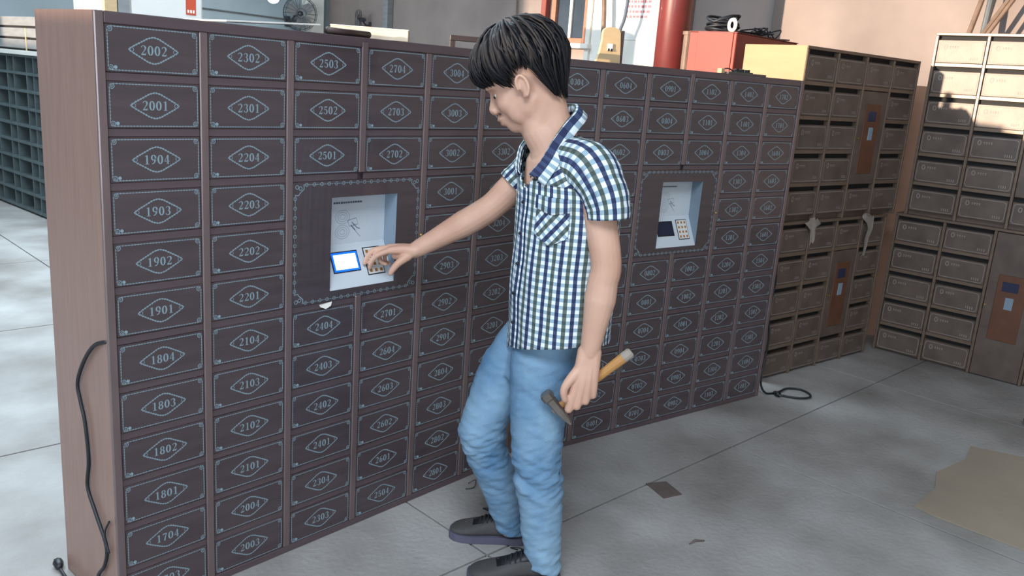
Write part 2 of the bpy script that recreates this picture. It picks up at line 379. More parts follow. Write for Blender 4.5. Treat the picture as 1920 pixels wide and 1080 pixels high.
def digit(mb, ch, ox, oz, h, y0):
    """bold high-contrast serif figure; unit box 0.62 x 1"""
    T = lambda P: [(ox + p[0] * h, oz + p[1] * h) for p in P]
    def S(P, W): stroke(mb, T(P), [w * h for w in W] if isinstance(W, (list, tuple)) else W * h, y0)
    var = lambda n, lo, hi, ph=0: [lo + (hi - lo) * abs(math.sin(math.pi * i / (n - 1) + ph)) for i in range(n)]
    if ch == '0':
        P = arc(0.31, 0.5, 0.22, 0.46, 90, 450, 24); S(P, [0.06 + 0.13 * abs(math.cos(math.radians(90 + 15 * i))) for i in range(25)])
    elif ch == '1':
        S([(0.33, 0.02), (0.33, 0.98)], 0.17); S([(0.12, 0.84), (0.30, 0.95)], 0.06); S([(0.12, 0.03), (0.54, 0.03)], 0.06)
    elif ch == '2':
        P = arc(0.29, 0.72, 0.22, 0.24, 165, -35, 12); S(P, [0.10, .09, .07, .06, .06, .08, .11, .14, .17, .18, .17, .15, .12])
        S([(0.46, 0.57), (0.33, 0.38), (0.10, 0.10)], [0.11, 0.08, 0.06]); S([(0.07, 0.08), (0.54, 0.08)], 0.15); S([(0.53, 0.08), (0.56, 0.26)], 0.05)
    elif ch == '3':
        P = arc(0.28, 0.74, 0.20, 0.22, 165, -80, 12); S(P, [0.10, .08, .06, .06, .07, .10, .14, .17, .17, .15, .11, .08, .06])
        P = arc(0.28, 0.27, 0.23, 0.25, 85, -165, 12); S(P, [0.06, .09, .13, .17, .18, .17, .13, .09, .07, .06, .07, .09, .11])
    elif ch == '4':
        S([(0.42, 0.02), (0.42, 0.98)], 0.16); S([(0.40, 0.97), (0.05, 0.30)], 0.055); S([(0.03, 0.29), (0.60, 0.29)], 0.07); S([(0.28, 0.03), (0.57, 0.03)], 0.06)
    elif ch == '5':
        S([(0.13, 0.91), (0.52, 0.91)], 0.14); S([(0.13, 0.95), (0.12, 0.52)], 0.06)
        P = arc(0.28, 0.32, 0.23, 0.29, 125, -160, 12); S(P, [0.06, .07, .09, .12, .16, .18, .17, .13, .09, .07, .06, .08, .11])
    elif ch == '6':
        P = arc(0.31, 0.29, 0.21, 0.27, 90, 450, 18); S(P, [0.06 + 0.12 * abs(math.cos(math.radians(90 + 20 * i))) for i in range(19)])
        S([(0.12, 0.34), (0.15, 0.62), (0.28, 0.88), (0.50, 0.95)], [0.17, 0.16, 0.10, 0.08])
    elif ch == '7':
        S([(0.07, 0.91), (0.56, 0.91)], 0.14); S([(0.54, 0.88), (0.38, 0.55), (0.28, 0.02)], [0.07, 0.13, 0.18]); S([(0.08, 0.95), (0.07, 0.72)], 0.05)
    elif ch == '8':
        P = arc(0.31, 0.74, 0.18, 0.22, 90, 450, 16); S(P, [0.05 + 0.10 * abs(math.cos(math.radians(90 + 22.5 * i))) for i in range(17)])
        P = arc(0.31, 0.27, 0.21, 0.25, 90, 450, 16); S(P, [0.06 + 0.11 * abs(math.cos(math.radians(90 + 22.5 * i))) for i in range(17)])
    elif ch == '9':
        P = arc(0.31, 0.71, 0.21, 0.27, 90, 450, 18); S(P, [0.06 + 0.12 * abs(math.cos(math.radians(90 + 20 * i))) for i in range(19)])
        S([(0.50, 0.66), (0.47, 0.38), (0.34, 0.12), (0.12, 0.05)], [0.17, 0.16, 0.10, 0.08])
def number_mesh(txt):
    mb = MB(); h = 0.0232; adv = 0.0172; n = len(txt); x = -adv * n / 2 + 0.0015
    for ch in txt: digit(mb, ch, x, -h / 2, h, -0.0004); x += adv
    me = mb.mesh('number'); me.materials.append(M_print); return me
def chain(mb, p, q, step, w, y0, bead=True):
    d = math.hypot(q[0] - p[0], q[1] - p[1]); n = max(1, int(d / step)); ux, uz = (q[0] - p[0]) / d, (q[1] - p[1]) / d
    stroke(mb, [p, q], w * 0.45, y0)
    for i in range(n):
        t = (i + 0.5) / n * d; c = (p[0] + ux * t, p[1] + uz * t); l = step * 0.34; k = w * 0.62
        mb.add([(c[0] - ux * l, y0 - 0.0001, c[1] - uz * l), (c[0] - uz * k, y0 - 0.0001, c[1] + ux * k), (c[0] + ux * l, y0 - 0.0001, c[1] + uz * l), (c[0] + uz * k, y0 - 0.0001, c[1] - ux * k)], [(0, 1, 2, 3)])
def scroll(mb, cx, cz, sx, sz, r, w, y0):
    P = arc(cx + sx * r * 1.0, cz + sz * r * 1.0, r * sx, r * sz, 200, 480, 9); stroke(mb, P, w, y0)
    P = arc(cx + sx * r * 0.9, cz + sz * r * 0.9, r * 0.45 * sx, r * 0.45 * sz, 0, 360, 7); stroke(mb, P, w * 0.8, y0)
DW, DHH = 0.1175, 0.0555      # half door
FW, FH = 0.1115, 0.0500       # half border
b = MB(); b.box(-DW, DW, 0.0, 0.012, -DHH, DHH, 0.0018); door_me = meshof(b, 'door', M_door)
b = MB()
r = 0.006
chain(b, (-FW + r, FH), (FW - r, FH), 0.0078, 0.0030, -0.0004); chain(b, (-FW + r, -FH), (FW - r, -FH), 0.0078, 0.0030, -0.0004)
chain(b, (-FW, -FH + r), (-FW, FH - r), 0.0078, 0.0030, -0.0004); chain(b, (FW, -FH + r), (FW, FH - r), 0.0078, 0.0030, -0.0004)
for sx in (-1, 1):
    for sz in (-1, 1): scroll(b, sx * FW, sz * FH, -sx, -sz, 0.0058, 0.0018, -0.0004)
border_me = b.mesh('border_ornament'); border_me.materials.append(M_print)
b = MB()
A, B = 0.0625, 0.0315
hexa = [(-A, 0), (-A + 0.010, 0.0068), (-0.014, B - 0.0035), (0, B), (0.014, B - 0.0035), (A - 0.010, 0.0068), (A, 0), (A - 0.010, -0.0068), (0.014, -B + 0.0035), (0, -B), (-0.014, -B + 0.0035), (-A + 0.010, -0.0068), (-A, 0)]
for p, q in zip(hexa[:-1], hexa[1:]): chain(b, p, q, 0.0066, 0.0050, -0.0004)
for s in (-1, 1): stroke(b, arc(s * (A - 0.008), 0, 0.005, 0.005, 0, 360, 8), 0.0014, -0.0004)
diamond_me = b.mesh('diamond_ornament'); diamond_me.materials.append(M_print)
b = MB(); ring = arc(0, 0, 0.0042, 0.0042, 0, 360, 10)
b.ring_loft([[(x, 0.0, z) for x, z in ring[:-1]], [(x, -0.0015, z) for x, z in ring[:-1]]])
lock_me = meshof(b, 'keyhole', M_print)

def mailbox_cabinet(label, loc, rotz, columns, screen_on):
    root = empty('mailbox_cabinet', loc, rotz); tag(root, label, 'mailbox cabinet', 'numbered mailbox cabinets')
    b = MB(); b.box(CW0, CW1, 0.014, CD, 0.0, CH); obj('carcass', b, M_front, root)
    for x0, x1, nm in ((CW0 - 0.0012, CW0 + 0.0, 'side_panel'), (CW1, CW1 + 0.0012, 'side_panel')):
        b = MB(); b.box(x0, x1, 0.004, CD, 0.0, CH); obj(nm, b, M_side, root)
    b = MB(); b.box(CW0 - 0.001, CW0 + 0.022, -0.004, 0.014, 0, CH, 0.0025); obj('stile', b, M_divider, root)
    b = MB(); b.box(CW1 - 0.022, CW1 + 0.001, -0.004, 0.014, 0, CH, 0.0025); obj('stile', b, M_divider, root)
    b = MB(); b.box(CW0 + 0.022, CW1 - 0.022, -0.003, 0.014, CH - 0.028, CH, 0.002); obj('top_rail', b, M_front, root)
    b = MB(); b.box(CW0 + 0.022, CW1 - 0.022, -0.003, 0.014, 0, 0.022, 0.002); obj('bottom_rail', b, M_front, root)
    b = MB(); b.box(-0.0115, 0.0115, -0.004, 0.014, 0, CH - 0.05, 0.0022); div_me = meshof(b, 'divider', M_divider)
    bs_ = MB(); bs_.box(-0.0115, 0.0115, -0.004, 0.014, 0, 6 * ROW + 0.003, 0.0022); divlow_me = meshof(bs_, 'divider', M_divider)
    bt_ = MB(); bt_.box(-0.0115, 0.0115, -0.004, 0.014, 0, 3 * ROW - 0.008, 0.0022); divtop_me = meshof(bt_, 'divider', M_divider)
    for c in range(5):
        x = (c + 0.5) * U
        if c == 2:
            shareobj('divider', divlow_me, root, (x, 0, 0.022)); shareobj('divider', divtop_me, root, (x, 0, ZTOP - 2.5 * ROW + 0.008 + 0.004))
        else: shareobj('divider', div_me, root, (x, 0, 0.022))
    b = MB(); b.box(-0.1185, 0.1185, 0.002, 0.014, -0.0105, 0.0105, 0.0015); rail_me = meshof(b, 'shelf_edge', M_front)
    for c in range(6):
        nums = columns[c]; k = 0
        for rr in range(12):
            z = ZTOP - rr * ROW
            if rr > 0 and not (c in (2, 3) and rr in (4, 5)): shareobj('shelf_edge', rail_me, root, (c * U, 0, z + ROW / 2))
            if c in (2, 3) and 3 <= rr <= 5: continue
            dz = random.uniform(-0.0007, 0.0007)
            d = shareobj('door', door_me, root, (c * U, random.uniform(-0.001, 0.0006), z + dz)); d.rotation_euler = (0, random.uniform(-0.002, 0.002), random.uniform(-0.004, 0.004))
            shareobj('border_ornament', border_me, d); shareobj('diamond_ornament', diamond_me, d)
            shareobj('number', number_mesh(nums[k]), d); shareobj('keyhole', lock_me, d, (-FW + 0.017, 0, -FH + 0.0065))
            k += 1
    # terminal panel two columns wide, three rows high
    TX0, TX1 = 2 * U - DW, 3 * U + DW; TZ1, TZ0 = ZTOP - 3 * ROW + DHH, ZTOP - 5 * ROW - DHH
    ox0, ox1, oz0, oz1 = 0.540, 0.800, 0.845, 1.137
    b = MB()
    for (xa, xb, za, zb) in ((TX0, ox0, TZ0, TZ1), (ox1, TX1, TZ0, TZ1), (ox0, ox1, TZ0, oz0), (ox0, ox1, oz1, TZ1)): b.box(xa, xb, 0.0, 0.013, za, zb)
    term = obj('terminal_door', b, M_door, root); term['label'] = 'panel with recessed grey control terminal'
    b = MB()   # recess: back wall upright, then sloping out to the sill
    prof = [(0.060, oz1), (0.060, 0.975), (0.056, 0.962), (0.002, oz0)]
    li0, li1 = ox0 + 0.0008, ox1 - 0.0008
    V = [(li0, y, z) for y, z in prof] + [(li1, y, z) for y, z in prof]
    b.add(V, [(i, i + 1, i + 5, i + 4) for i in range(3)])
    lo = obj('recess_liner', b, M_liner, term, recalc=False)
    b = MB()
    for x in (li0, li1): b.add([(x, 0.0, oz1)] + [(x, y, z) for y, z in prof], [(0, 1, 2, 3, 4)])
    b.add([(ox0, 0, oz1), (ox1, 0, oz1), (ox1, 0.06, oz1), (ox0, 0.06, oz1)], [(0, 1, 2, 3)])
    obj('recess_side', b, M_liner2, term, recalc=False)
    # the carcass front is opened for the recess
    sl = Vector((0, 0.056 - 0.002, 0.962 - oz0)).normalized(); nrm = Vector((0, -sl.z, sl.y)); base = Vector((0, 0.002, oz0))
    def onslope(x, z, lift):
        t = (z - oz0) / sl.z; p = base + sl * t + nrm * lift; return (x, p.y, p.z)
    def slab_on(x0, x1, z0, z1, l0, l1):
        bb = MB(); P = [onslope(x, z, l) for l in (l0, l1) for (x, z) in ((x0, z0), (x1, z0), (x1, z1), (x0, z1))]
        bb.add(P, [(0, 1, 2, 3), (4, 5, 6, 7), (0, 1, 5, 4), (1, 2, 6, 5), (2, 3, 7, 6), (3, 0, 4, 7)]); return bb
    if screen_on:
        obj('screen_bezel', slab_on(0.572, 0.679, 0.891, 0.953, 0.0, 0.0015), M_black, term)
        obj('screen_edge', slab_on(0.576, 0.676, 0.894, 0.950, 0.0014, 0.002), M_screen_edge, term)
        obj('screen', slab_on(0.583, 0.669, 0.900, 0.944, 0.0019, 0.0025), M_screen_on, term)
    else:
        obj('screen_bezel', slab_on(0.572, 0.679, 0.891, 0.953, 0.0, 0.0015), M_black, term)
        obj('screen', slab_on(0.577, 0.675, 0.895, 0.949, 0.0014, 0.002), M_screen_off, term)
    obj('keypad_frame', slab_on(0.703, 0.773, 0.873, 0.957, 0.0, 0.0014), M_black, term)
    obj('keypad', slab_on(0.706, 0.770, 0.876, 0.954, 0.0013, 0.0022), M_white, term)
    for i in range(3):
        for j in range(4):
            cx, cz = 0.717 + i * 0.021, 0.8855 + j * 0.0195
            obj('key', slab_on(cx - 0.005, cx + 0.005, cz - 0.0045, cz + 0.0045, 0.0021, 0.003), M_key, term)
    b = MB()   # heading and the card pictogram printed on the back wall
    x = 0.592
    for i in range(12):
        wdt = random.uniform(0.006, 0.009); stroke(b, [(x, 1.108), (x + wdt, 1.108)], 0.006); x += wdt + 0.0018
    for v in b.v[:]: pass
    b.v = [(v[0], 0.0595, v[2]) for v in b.v]
    obj('heading_print', b, M_inkgrey, term, recalc=False)
    b = MB()
    for cz in (1.062, 1.014):
        for rr_ in (0.008, 0.015, 0.022): stroke(b, arc(0.628, cz, rr_ * 1.25, rr_, 0, 360, 18), 0.0011)
    stroke(b, [(0.648, 1.050), (0.682, 1.056), (0.690, 1.036), (0.656, 1.030), (0.648, 1.050)], 0.0022); stroke(b, [(0.664, 1.044), (0.686, 1.024), (0.698, 1.020)], 0.004); stroke(b, [(0.660, 1.036), (0.680, 1.016)], 0.003); stroke(b, [(0.664, 1.030), (0.700, 0.994)], 0.0018)
    b.v = [(v[0], 0.0595, v[2]) for v in b.v]
    obj('pictogram_print', b, M_liner2, term, recalc=False)
    b = MB(); fx0, fx1, fz0, fz1 = TX0 + 0.008, TX1 - 0.008, TZ0 + 0.008, TZ1 - 0.008; g = 0.026
    for (p, q) in (((fx0 + g, fz1), (fx1 - g, fz1)), ((fx0 + g, fz0), (fx1 - g, fz0)), ((fx0, fz0 + g), (fx0, fz1 - g)), ((fx1, fz0 + g), (fx1, fz1 - g))):
        d = math.hypot(q[0] - p[0], q[1] - p[1]); ux, uz = (q[0] - p[0]) / d, (q[1] - p[1]) / d; n = int(d / 0.026)
        chain(b, p, q, 0.009, 0.0022, -0.0004)
        for i in range(n):
            t = (i + 0.5) / n * d; c = (p[0] + ux * t, p[1] + uz * t); stroke(b, arc(c[0], c[1], 0.0052, 0.0052, 0, 360, 8), 0.0018, -0.0005)
    for sx, cx in ((1, fx0), (-1, fx1)):
        for sz, cz in ((1, fz0), (-1, fz1)):
            stroke(b, arc(cx + sx * 0.006, cz + sz * 0.006, 0.0055, 0.0055, 0, 360, 9), 0.0022, -0.0004)
            stroke(b, [(cx, cz + sz * 0.03), (cx + sx * 0.012, cz + sz * 0.03), (cx + sx * 0.016, cz + sz * 0.024), (cx + sx * 0.026, cz + sz * 0.016), (cx + sx * 0.03, cz + sz * 0.012), (cx + sx * 0.03, cz)], 0.0026, -0.0004)
            stroke(b, arc(cx + sx * 0.018, cz + sz * 0.010, 0.0055, 0.0055, 0, 360, 9), 0.002, -0.0004)
    obj('border_ornament', b, M_print, term, recalc=False)
    b = MB(); ring = arc(0, 0, 0.006, 0.006, 0, 360, 12)
    kx, kz = (0.905, 0.992)
    b.ring_loft([[(kx + x, 0.0, kz + z) for x, z in ring[:-1]], [(kx + x, -0.010, kz + z) for x, z in ring[:-1]], [(kx + x * 0.6, -0.013, kz + z * 0.6) for x, z in ring[:-1]]])
    obj('knob', b, M_brass, term, smooth=True)
    return root
def seq(top_floor, top_unit, n):
    out = []; f, u = top_floor, top_unit
    for i in range(n):
        out.append('%02d%02d' % (f, u)); u -= 1
        if u == 0: u = 4; f -= 1
    return out
left_cols = [seq(20, 2, 12), seq(23, 2, 12), seq(25, 3, 9), seq(27, 4, 9), seq(30, 4, 12), seq(33, 4, 12)]
right_cols = [seq(3, 4, 12), seq(6, 4, 12), seq(9, 1, 9), seq(11, 2, 9), seq(14, 2, 12), seq(17, 2, 12)]
cab_left = mailbox_cabinet('dark brown cabinet of numbered mailboxes with glowing blue-edged screen, nearest the camera', (0, 0, 0), 0.0, left_cols, True)
cab_right = mailbox_cabinet('dark brown cabinet of numbered mailboxes with an unlit screen, behind the hammer', (1.6324, -0.0511, 0), -0.1953, right_cols, False)
# cut the recess out of both carcasses
def open_carcass(root):
    for ch in root.children:
        if ch.name.startswith('carcass'):
            b = MB(); ox0, ox1, oz0, oz1 = 0.538, 0.802, 0.843, 1.139
            for (xa, xb, za, zb) in ((CW0, ox0, 0, CH), (ox1, CW1, 0, CH), (ox0, ox1, 0, oz0), (ox0, ox1, oz1, CH)): b.box(xa, xb, 0.014, CD, za, zb)
            b.box(ox0, ox1, 0.062, CD, oz0, oz1)
            me = meshof(b, 'carcass', M_front); ch.data = me
open_carcass(cab_left); open_carcass(cab_right)
# a scrap of paper caught under the left terminal panel
b = MB(); b.add([(0.499, -0.004, 0.808), (0.546, -0.004, 0.812), (0.540, -0.007, 0.800), (0.520, -0.009, 0.793), (0.502, -0.006, 0.801), (0.520, -0.002, 0.808)], [(0, 5, 1, 2, 3, 4)])
b2 = MB(); b2.v = b.v + [(x, y + 0.002, z) for x, y, z in b.v]; n = 6
b2.f = [(0, 5, 1, 2, 3, 4), (10, 9, 8, 7, 11, 6)] + [(i, (i + 1) % 5, (i + 1) % 5 + 6, i + 6) for i in range(5)]
sc = obj('paper_scrap', b2, M_paper); tag(sc, 'tiny white paper scrap stuck under the lit terminal panel', 'paper')

# ------------------------------------------------------------------ older brown mailbox units, two tiers each
def old_tier(label, loc, rotz, pitch, ncol, nrow, height, depth, term, side_mat, worn=0):
    """term = (column, first_row, last_row) of the control panel"""
    root = empty('old_mailbox_unit', loc, rotz); tag(root, label, 'mailbox unit', 'older brown mailbox units')
    W = ncol * pitch + 0.016; rp = 0.1752; top = height - 0.016
    b = MB(); b.box(0, W, 0.03, depth, 0, height); obj('carcass', b, M_copper, root)
    b = MB(); b.box(-0.0015, 0.0, 0.002, depth, 0, height); obj('side_panel', b, side_mat, root)
    b = MB(); b.box(0, W, -0.004, 0.03, height - 0.016, height, 0.002); obj('top_rail', b, M_copperpale, root)
    for c in range(ncol + 1):
        b = MB(); b.box(c * pitch, c * pitch + 0.016, -0.004, 0.03, 0, height - 0.016, 0.002); obj('divider', b, M_copperpale, root)
    dw = pitch - 0.020; dh = 0.130
    b = MB(); b.box(-dw / 2, dw / 2, 0.0, 0.012, -dh, 0, 0.003); dme = meshof(b, 'door', M_copper2)
    b = MB(); b.box(-dw / 2 - 0.001, dw / 2 + 0.001, 0.0, 0.03, -0.021, 0, 0.002); rme = meshof(b, 'shelf_rail', M_copperpale)
    b = MB(); b.box(-dw / 2 - 0.001, dw / 2 + 0.001, 0.026, 0.0295, -0.024, 0.0); sme = meshof(b, 'slot', M_slot)
    b = MB(); hx, z0, z1, rr = dw / 2 - 0.010, -dh + 0.010, -0.010, 0.016      # rounded line round the door
    P = []
    for cx, cz, a0 in ((hx - rr, z1 - rr, 0), (-hx + rr, z1 - rr, 90), (-hx + rr, z0 + rr, 180), (hx - rr, z0 + rr, 270)): P += arc(cx, cz, rr, rr, a0, a0 + 90, 5)
    stroke(b, P + [P[0]], 0.0032, -0.0006); line_me = b.mesh('border_line'); line_me.materials.append(M_pale)
    b = MB(); lx = -dw / 2 + 0.045
    stroke(b, arc(lx, -0.040, 0.0085, 0.0125, 0, 360, 14), 0.0048, -0.0006)
    for i in range(4):
        x = lx + 0.022 + i * 0.013; stroke(b, [(x, -0.037), (x + 0.009, -0.037)], 0.004, -0.0006); stroke(b, [(x + 0.001, -0.044), (x + 0.008, -0.044)], 0.0025, -0.0006); stroke(b, [(x + 0.0045, -0.032), (x + 0.0045, -0.047)], 0.002, -0.0006)
    logo_me = b.mesh('logo_print'); logo_me.materials.append(M_pale)
    b = MB(); x = dw / 2 - 0.068
    for i in range(4): stroke(b, [(x, -dh + 0.022), (x, -dh + 0.036)], 0.0042, -0.0006); stroke(b, [(x - 0.003, -dh + 0.022), (x + 0.003, -dh + 0.022)], 0.002, -0.0006); x += 0.0115
    num_me = b.mesh('number_print'); num_me.materials.append(M_pale)
    tc, t0, t1 = term
    for c in range(ncol):
        cx = c * pitch + 0.008 + pitch / 2
        for k in range(nrow):
            z = top - 0.024 - k * rp
            if c == tc and t0 <= k <= t1: continue
            d = shareobj('door', dme, root, (cx, random.uniform(-0.001, 0.002), z)); d.rotation_euler = (random.uniform(-0.012, 0.004), 0, random.uniform(-0.008, 0.008))
            shareobj('border_line', line_me, d); shareobj('logo_print', logo_me, d); shareobj('number_print', num_me, d)
            shareobj('slot', sme, root, (cx, 0, z + 0.024))
            if k < nrow - 1: shareobj('shelf_rail', rme, root, (cx, 0, z - dh))
    if tc >= 0:
        cx = tc * pitch + 0.008 + pitch / 2; zt = top - t0 * rp - 0.004; zb = max(top - (t1 + 1) * rp + 0.003, 0.005)
        b = MB(); b.box(cx - dw / 2, cx + dw / 2, 0.0, 0.03, zb, zt, 0.003); tp = obj('control_panel', b, M_copper2, root)
        zc = (zt + zb) / 2
        b = MB(); b.box(cx - dw * 0.30, cx + dw * 0.30, -0.003, 0.001, zc - 0.20, zc + 0.19, 0.002); obj('face_plate', b, M_orange, tp)
        b = MB(); b.box(cx - 0.050, cx + 0.035, -0.005, -0.002, zc + 0.095, zc + 0.150, 0.001); obj('display', b, M_bluelcd, tp)
        b = MB(); b.box(cx - 0.022, cx + 0.022, -0.007, -0.002, zc - 0.010, zc + 0.062, 0.002); obj('keypad', b, M_liner2, tp)
        b = MB(); ring = arc(0, 0, 0.006, 0.006, 0, 360, 10); kx = cx - dw / 2 + 0.012
        b.ring_loft([[(kx + x, 0.0, zc + z) for x, z in ring[:-1]], [(kx + x, -0.010, zc + z) for x, z in ring[:-1]]]); obj('lock', b, M_brass, tp)
    return root
A3 = math.radians(-9.35); c3, s3 = math.cos(A3), math.sin(A3)
P3 = Vector((3.2696, -0.2287, 0.0))
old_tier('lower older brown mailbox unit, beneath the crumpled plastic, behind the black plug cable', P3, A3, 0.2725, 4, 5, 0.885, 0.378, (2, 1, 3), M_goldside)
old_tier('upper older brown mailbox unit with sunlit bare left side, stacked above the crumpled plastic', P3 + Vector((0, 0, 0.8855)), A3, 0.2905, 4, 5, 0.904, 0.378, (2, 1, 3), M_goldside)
A4 = math.radians(-91.57); P4 = Vector((4.5127, -0.4133, 0))
d4 = Vector((math.cos(A4), math.sin(A4), 0))
old_tier('lower older brown mailbox unit at the right edge, with orange-brown control panel', P4, A4, 0.2805, 4, 5, 0.885, 0.378, (2, 0, 4), M_side)
old_tier('sunlit upper older brown mailbox unit at the right edge', P4 + d4 * 0.045 + Vector((0, 0, 0.8855)), A4, 0.279, 4, 6, 1.075, 0.378, (2, 1, 4), M_side)
# tan board standing in the gap between the two old units
T = Matrix.Translation((4.83, -0.285, 0)) @ Matrix.Rotation(math.radians(-48), 4, 'Z')
b = MB(); b.box(-0.16, 0.16, -0.01, 0.012, 0.0, 1.66, 0.002, T); tag(obj('wooden_board', b, mat('tan_board', (214, 172, 146), 0.6, 0, 0.08, 5, (1, 1, 4))), 'tall tan board standing in the gap between the two older units', 'board')
# plastic scraps caught between the tiers
def film(label, pts, width, sag):
    b = MB(); rows = []
    for i, (x, y, z, w) in enumerate(pts):
        rows.append([(x + w * (j / 5 - 0.5), y - 0.006 - 0.012 * random.random(), z + random.uniform(-0.008, 0.008) - 0.006 * abs(j - 2.5)) for j in range(6)])
    b.ring_loft(rows, False, False)
    n = len(b.v); b.v += [(x + 0.0, y + 0.0012, z) for x, y, z in b.v]; b.f += [tuple(reversed([i + n for i in f])) for f in b.f]
    o = obj('plastic_scrap', b, M_film, smooth=True, loc=P3, rotz=A3); tag(o, label, 'plastic scrap', 'plastic scraps between the tiers'); return o
film('crumpled clear plastic scrap hanging short between the two tiers', [(0.27, -0.004, 0.905, 0.10), (0.275, -0.006, 0.888, 0.16), (0.265, -0.008, 0.868, 0.10), (0.275, -0.010, 0.845, 0.05), (0.28, -0.010, 0.80, 0.03), (0.28, -0.008, 0.77, 0.015)], 0, 0)
film('long torn clear plastic strip hanging near the board, between the two tiers', [(0.82, -0.004, 0.905, 0.05), (0.85, -0.006, 0.895, 0.12), (0.88, -0.008, 0.865, 0.08), (0.885, -0.010, 0.82, 0.06), (0.875, -0.010, 0.77, 0.05), (0.87, -0.008, 0.72, 0.03), (0.865, -0.006, 0.66, 0.012)], 0, 0)

# ------------------------------------------------------------------ cables and floor litter
def smooth_path(pts, n=6):
    pts = [Vector(p) for p in pts]; out = []; N = len(pts)
    for i in range(N - 1):
        p0 = pts[max(i - 1, 0)]; p1 = pts[i]; p2 = pts[i + 1]; p3 = pts[min(i + 2, N - 1)]
        for k in range(n):
            s = k / n
            out.append(0.5 * ((2 * p1) + (p2 - p0) * s + (2 * p0 - 5 * p1 + 4 * p2 - p3) * s * s + (3 * p1 - p0 - 3 * p2 + p3) * s ** 3))
    out.append(pts[-1]); return out
def plug(parent, p, d):
    d = Vector(d).normalized(); p = Vector(p)
    b = MB(); b.tube([p, p + d * 0.012, p + d * 0.030, p + d * 0.040], [0.006, 0.012, 0.015, 0.013], 8); o = obj('plug', b, M_black, parent, smooth=True)
    s = d.cross(Vector((0, 0, 1))).normalized(); b = MB()
    for k in (-1, 1): b.tube([p + d * 0.040 + s * 0.006 * k, p + d * 0.056 + s * 0.006 * k], 0.0022, 6)
    obj('prong', b, M_greymetal, o)
cb = empty('power_cable', (-0.16, 0.15, 0)); tag(cb, 'black power cable hanging down the tan end panel of the nearest cabinet', 'cable')
def rel(o, pts): return [Vector(p) - o.location for p in pts]
b = MB(); b.tube(rel(cb, smooth_path([(-0.1395, 0.008, 0.806), (-0.150, 0.06, 0.785), (-0.152, 0.125, 0.725), (-0.151, 0.177, 0.65), (-0.150, 0.168, 0.60), (-0.150, 0.145, 0.544), (-0.150, 0.133, 0.439), (-0.150, 0.150, 0.353), (-0.150, 0.105, 0.29), (-0.150, 0.045, 0.215), (-0.151, 0.06, 0.15), (-0.153, 0.10, 0.10), (-0.156, 0.115, 0.02), (-0.162, 0.16, 0.008), (-0.17, 0.26, 0.007), (-0.165, 0.345, 0.010)])), 0.0052, 8)
obj('cord', b, M_cable, cb, smooth=True); plug(cb, Vector((-0.165, 0.345, 0.014)) - cb.location, (0.1, 0.5, 0.0))
b = MB(); b.tube(rel(cb, smooth_path([(-0.150, 0.02, 0.30), (-0.151, 0.05, 0.25), (-0.150, 0.03, 0.20)])), 0.003, 6); obj('cord_loop', b, M_cable, cb, smooth=True)
# the second cable: down the corner of the right cabinet and coiled on the floor
cb2 = empty('power_cable', (3.15, -0.33, 0)); tag(cb2, 'black power cable looped on the floor between the dark cabinet and the older unit', 'cable')
b = MB(); b.tube(rel(cb2, smooth_path([(3.105, -0.300, 0.72), (3.115, -0.310, 0.60), (3.10, -0.305, 0.45), (3.12, -0.315, 0.30), (3.115, -0.315, 0.20), (3.075, -0.325, 0.12), (3.07, -0.335, 0.05), (3.10, -0.355, 0.008), (3.155, -0.385, 0.007), (3.19, -0.39, 0.007), (3.27, -0.395, 0.007), (3.315, -0.45, 0.007), (3.29, -0.51, 0.007), (3.24, -0.535, 0.007), (3.18, -0.505, 0.007), (3.14, -0.43, 0.007), (3.125, -0.385, 0.015)])), 0.0055, 8)
obj('cord', b, M_cable, cb2, smooth=True); plug(cb2, Vector((3.125, -0.385, 0.018)) - cb2.location, (-0.2, -0.5, 0.0))
# cardboard sheet, scraps
b = MB(); P = [(2.345, -1.725), (2.26, -2.3), (3.22, -2.5), (3.40, -1.62), (3.31, -1.52), (3.245, -1.315), (3.06, -1.34), (2.80, -1.29), (2.62, -1.335), (2.385, -1.325), (2.36, -1.40), (2.352, -1.55)]
b.v = [(x, y, 0.001) for x, y in P] + [(x, y, 0.006) for x, y in P]; n = len(P)
b.f = [tuple(range(n)), tuple(range(2 * n - 1, n - 1, -1))] + [(i, (i + 1) % n, (i + 1) % n + n, i + n) for i in range(n)]
tag(obj('cardboard_sheet', b, M_cardfloor), 'large dusty brown cardboard sheet lying flat on the floor', 'cardboard')
b = MB(); P = [(1.715, -0.505), (1.795, -0.55), (1.748, -0.652), (1.662, -0.622)]
b.v = [(x, y, 0.0005) for x, y in P] + [(x, y, 0.003) for x, y in P]
b.f = [(0, 1, 2, 3), (7, 6, 5, 4)] + [(i, (i + 1) % 4, (i + 1) % 4 + 4, i + 4) for i in range(4)]
tag(obj('floor_scrap', b, M_scrap), 'small square brown scrap lying on the concrete near the man', 'scrap')
b = MB(); b.tube([(1.44, -0.865, 0.004), (1.475, -0.868, 0.005), (1.50, -0.89, 0.004)], [0.002, 0.005, 0.002], 6); tag(obj('wood_chip', b, M_scrap, smooth=True), 'short dark chip lying on the pale concrete', 'chip')
b = MB(); b.ellipsoid((3.80, -1.46, 0.035), (0.05, 0.04, 0.035), 14, 8); b.tube([(3.80, -1.46, 0.05), (3.82, -1.47, 0.085)], 0.012, 8)
tag(obj('dark_knob', b, M_redpost, smooth=True), 'small dark red round object on the floor at the right edge', 'knob')
b = MB(); b.tube(smooth_path([(1.17, -0.05, 0.004), (1.19, -0.07, 0.02), (1.16, -0.09, 0.006), (1.13, -0.075, 0.004)]), 0.0016, 6); tag(obj('wire_bit', b, M_cable, smooth=True), 'thin dark wire bit at the foot of the nearest cabinet', 'wire')

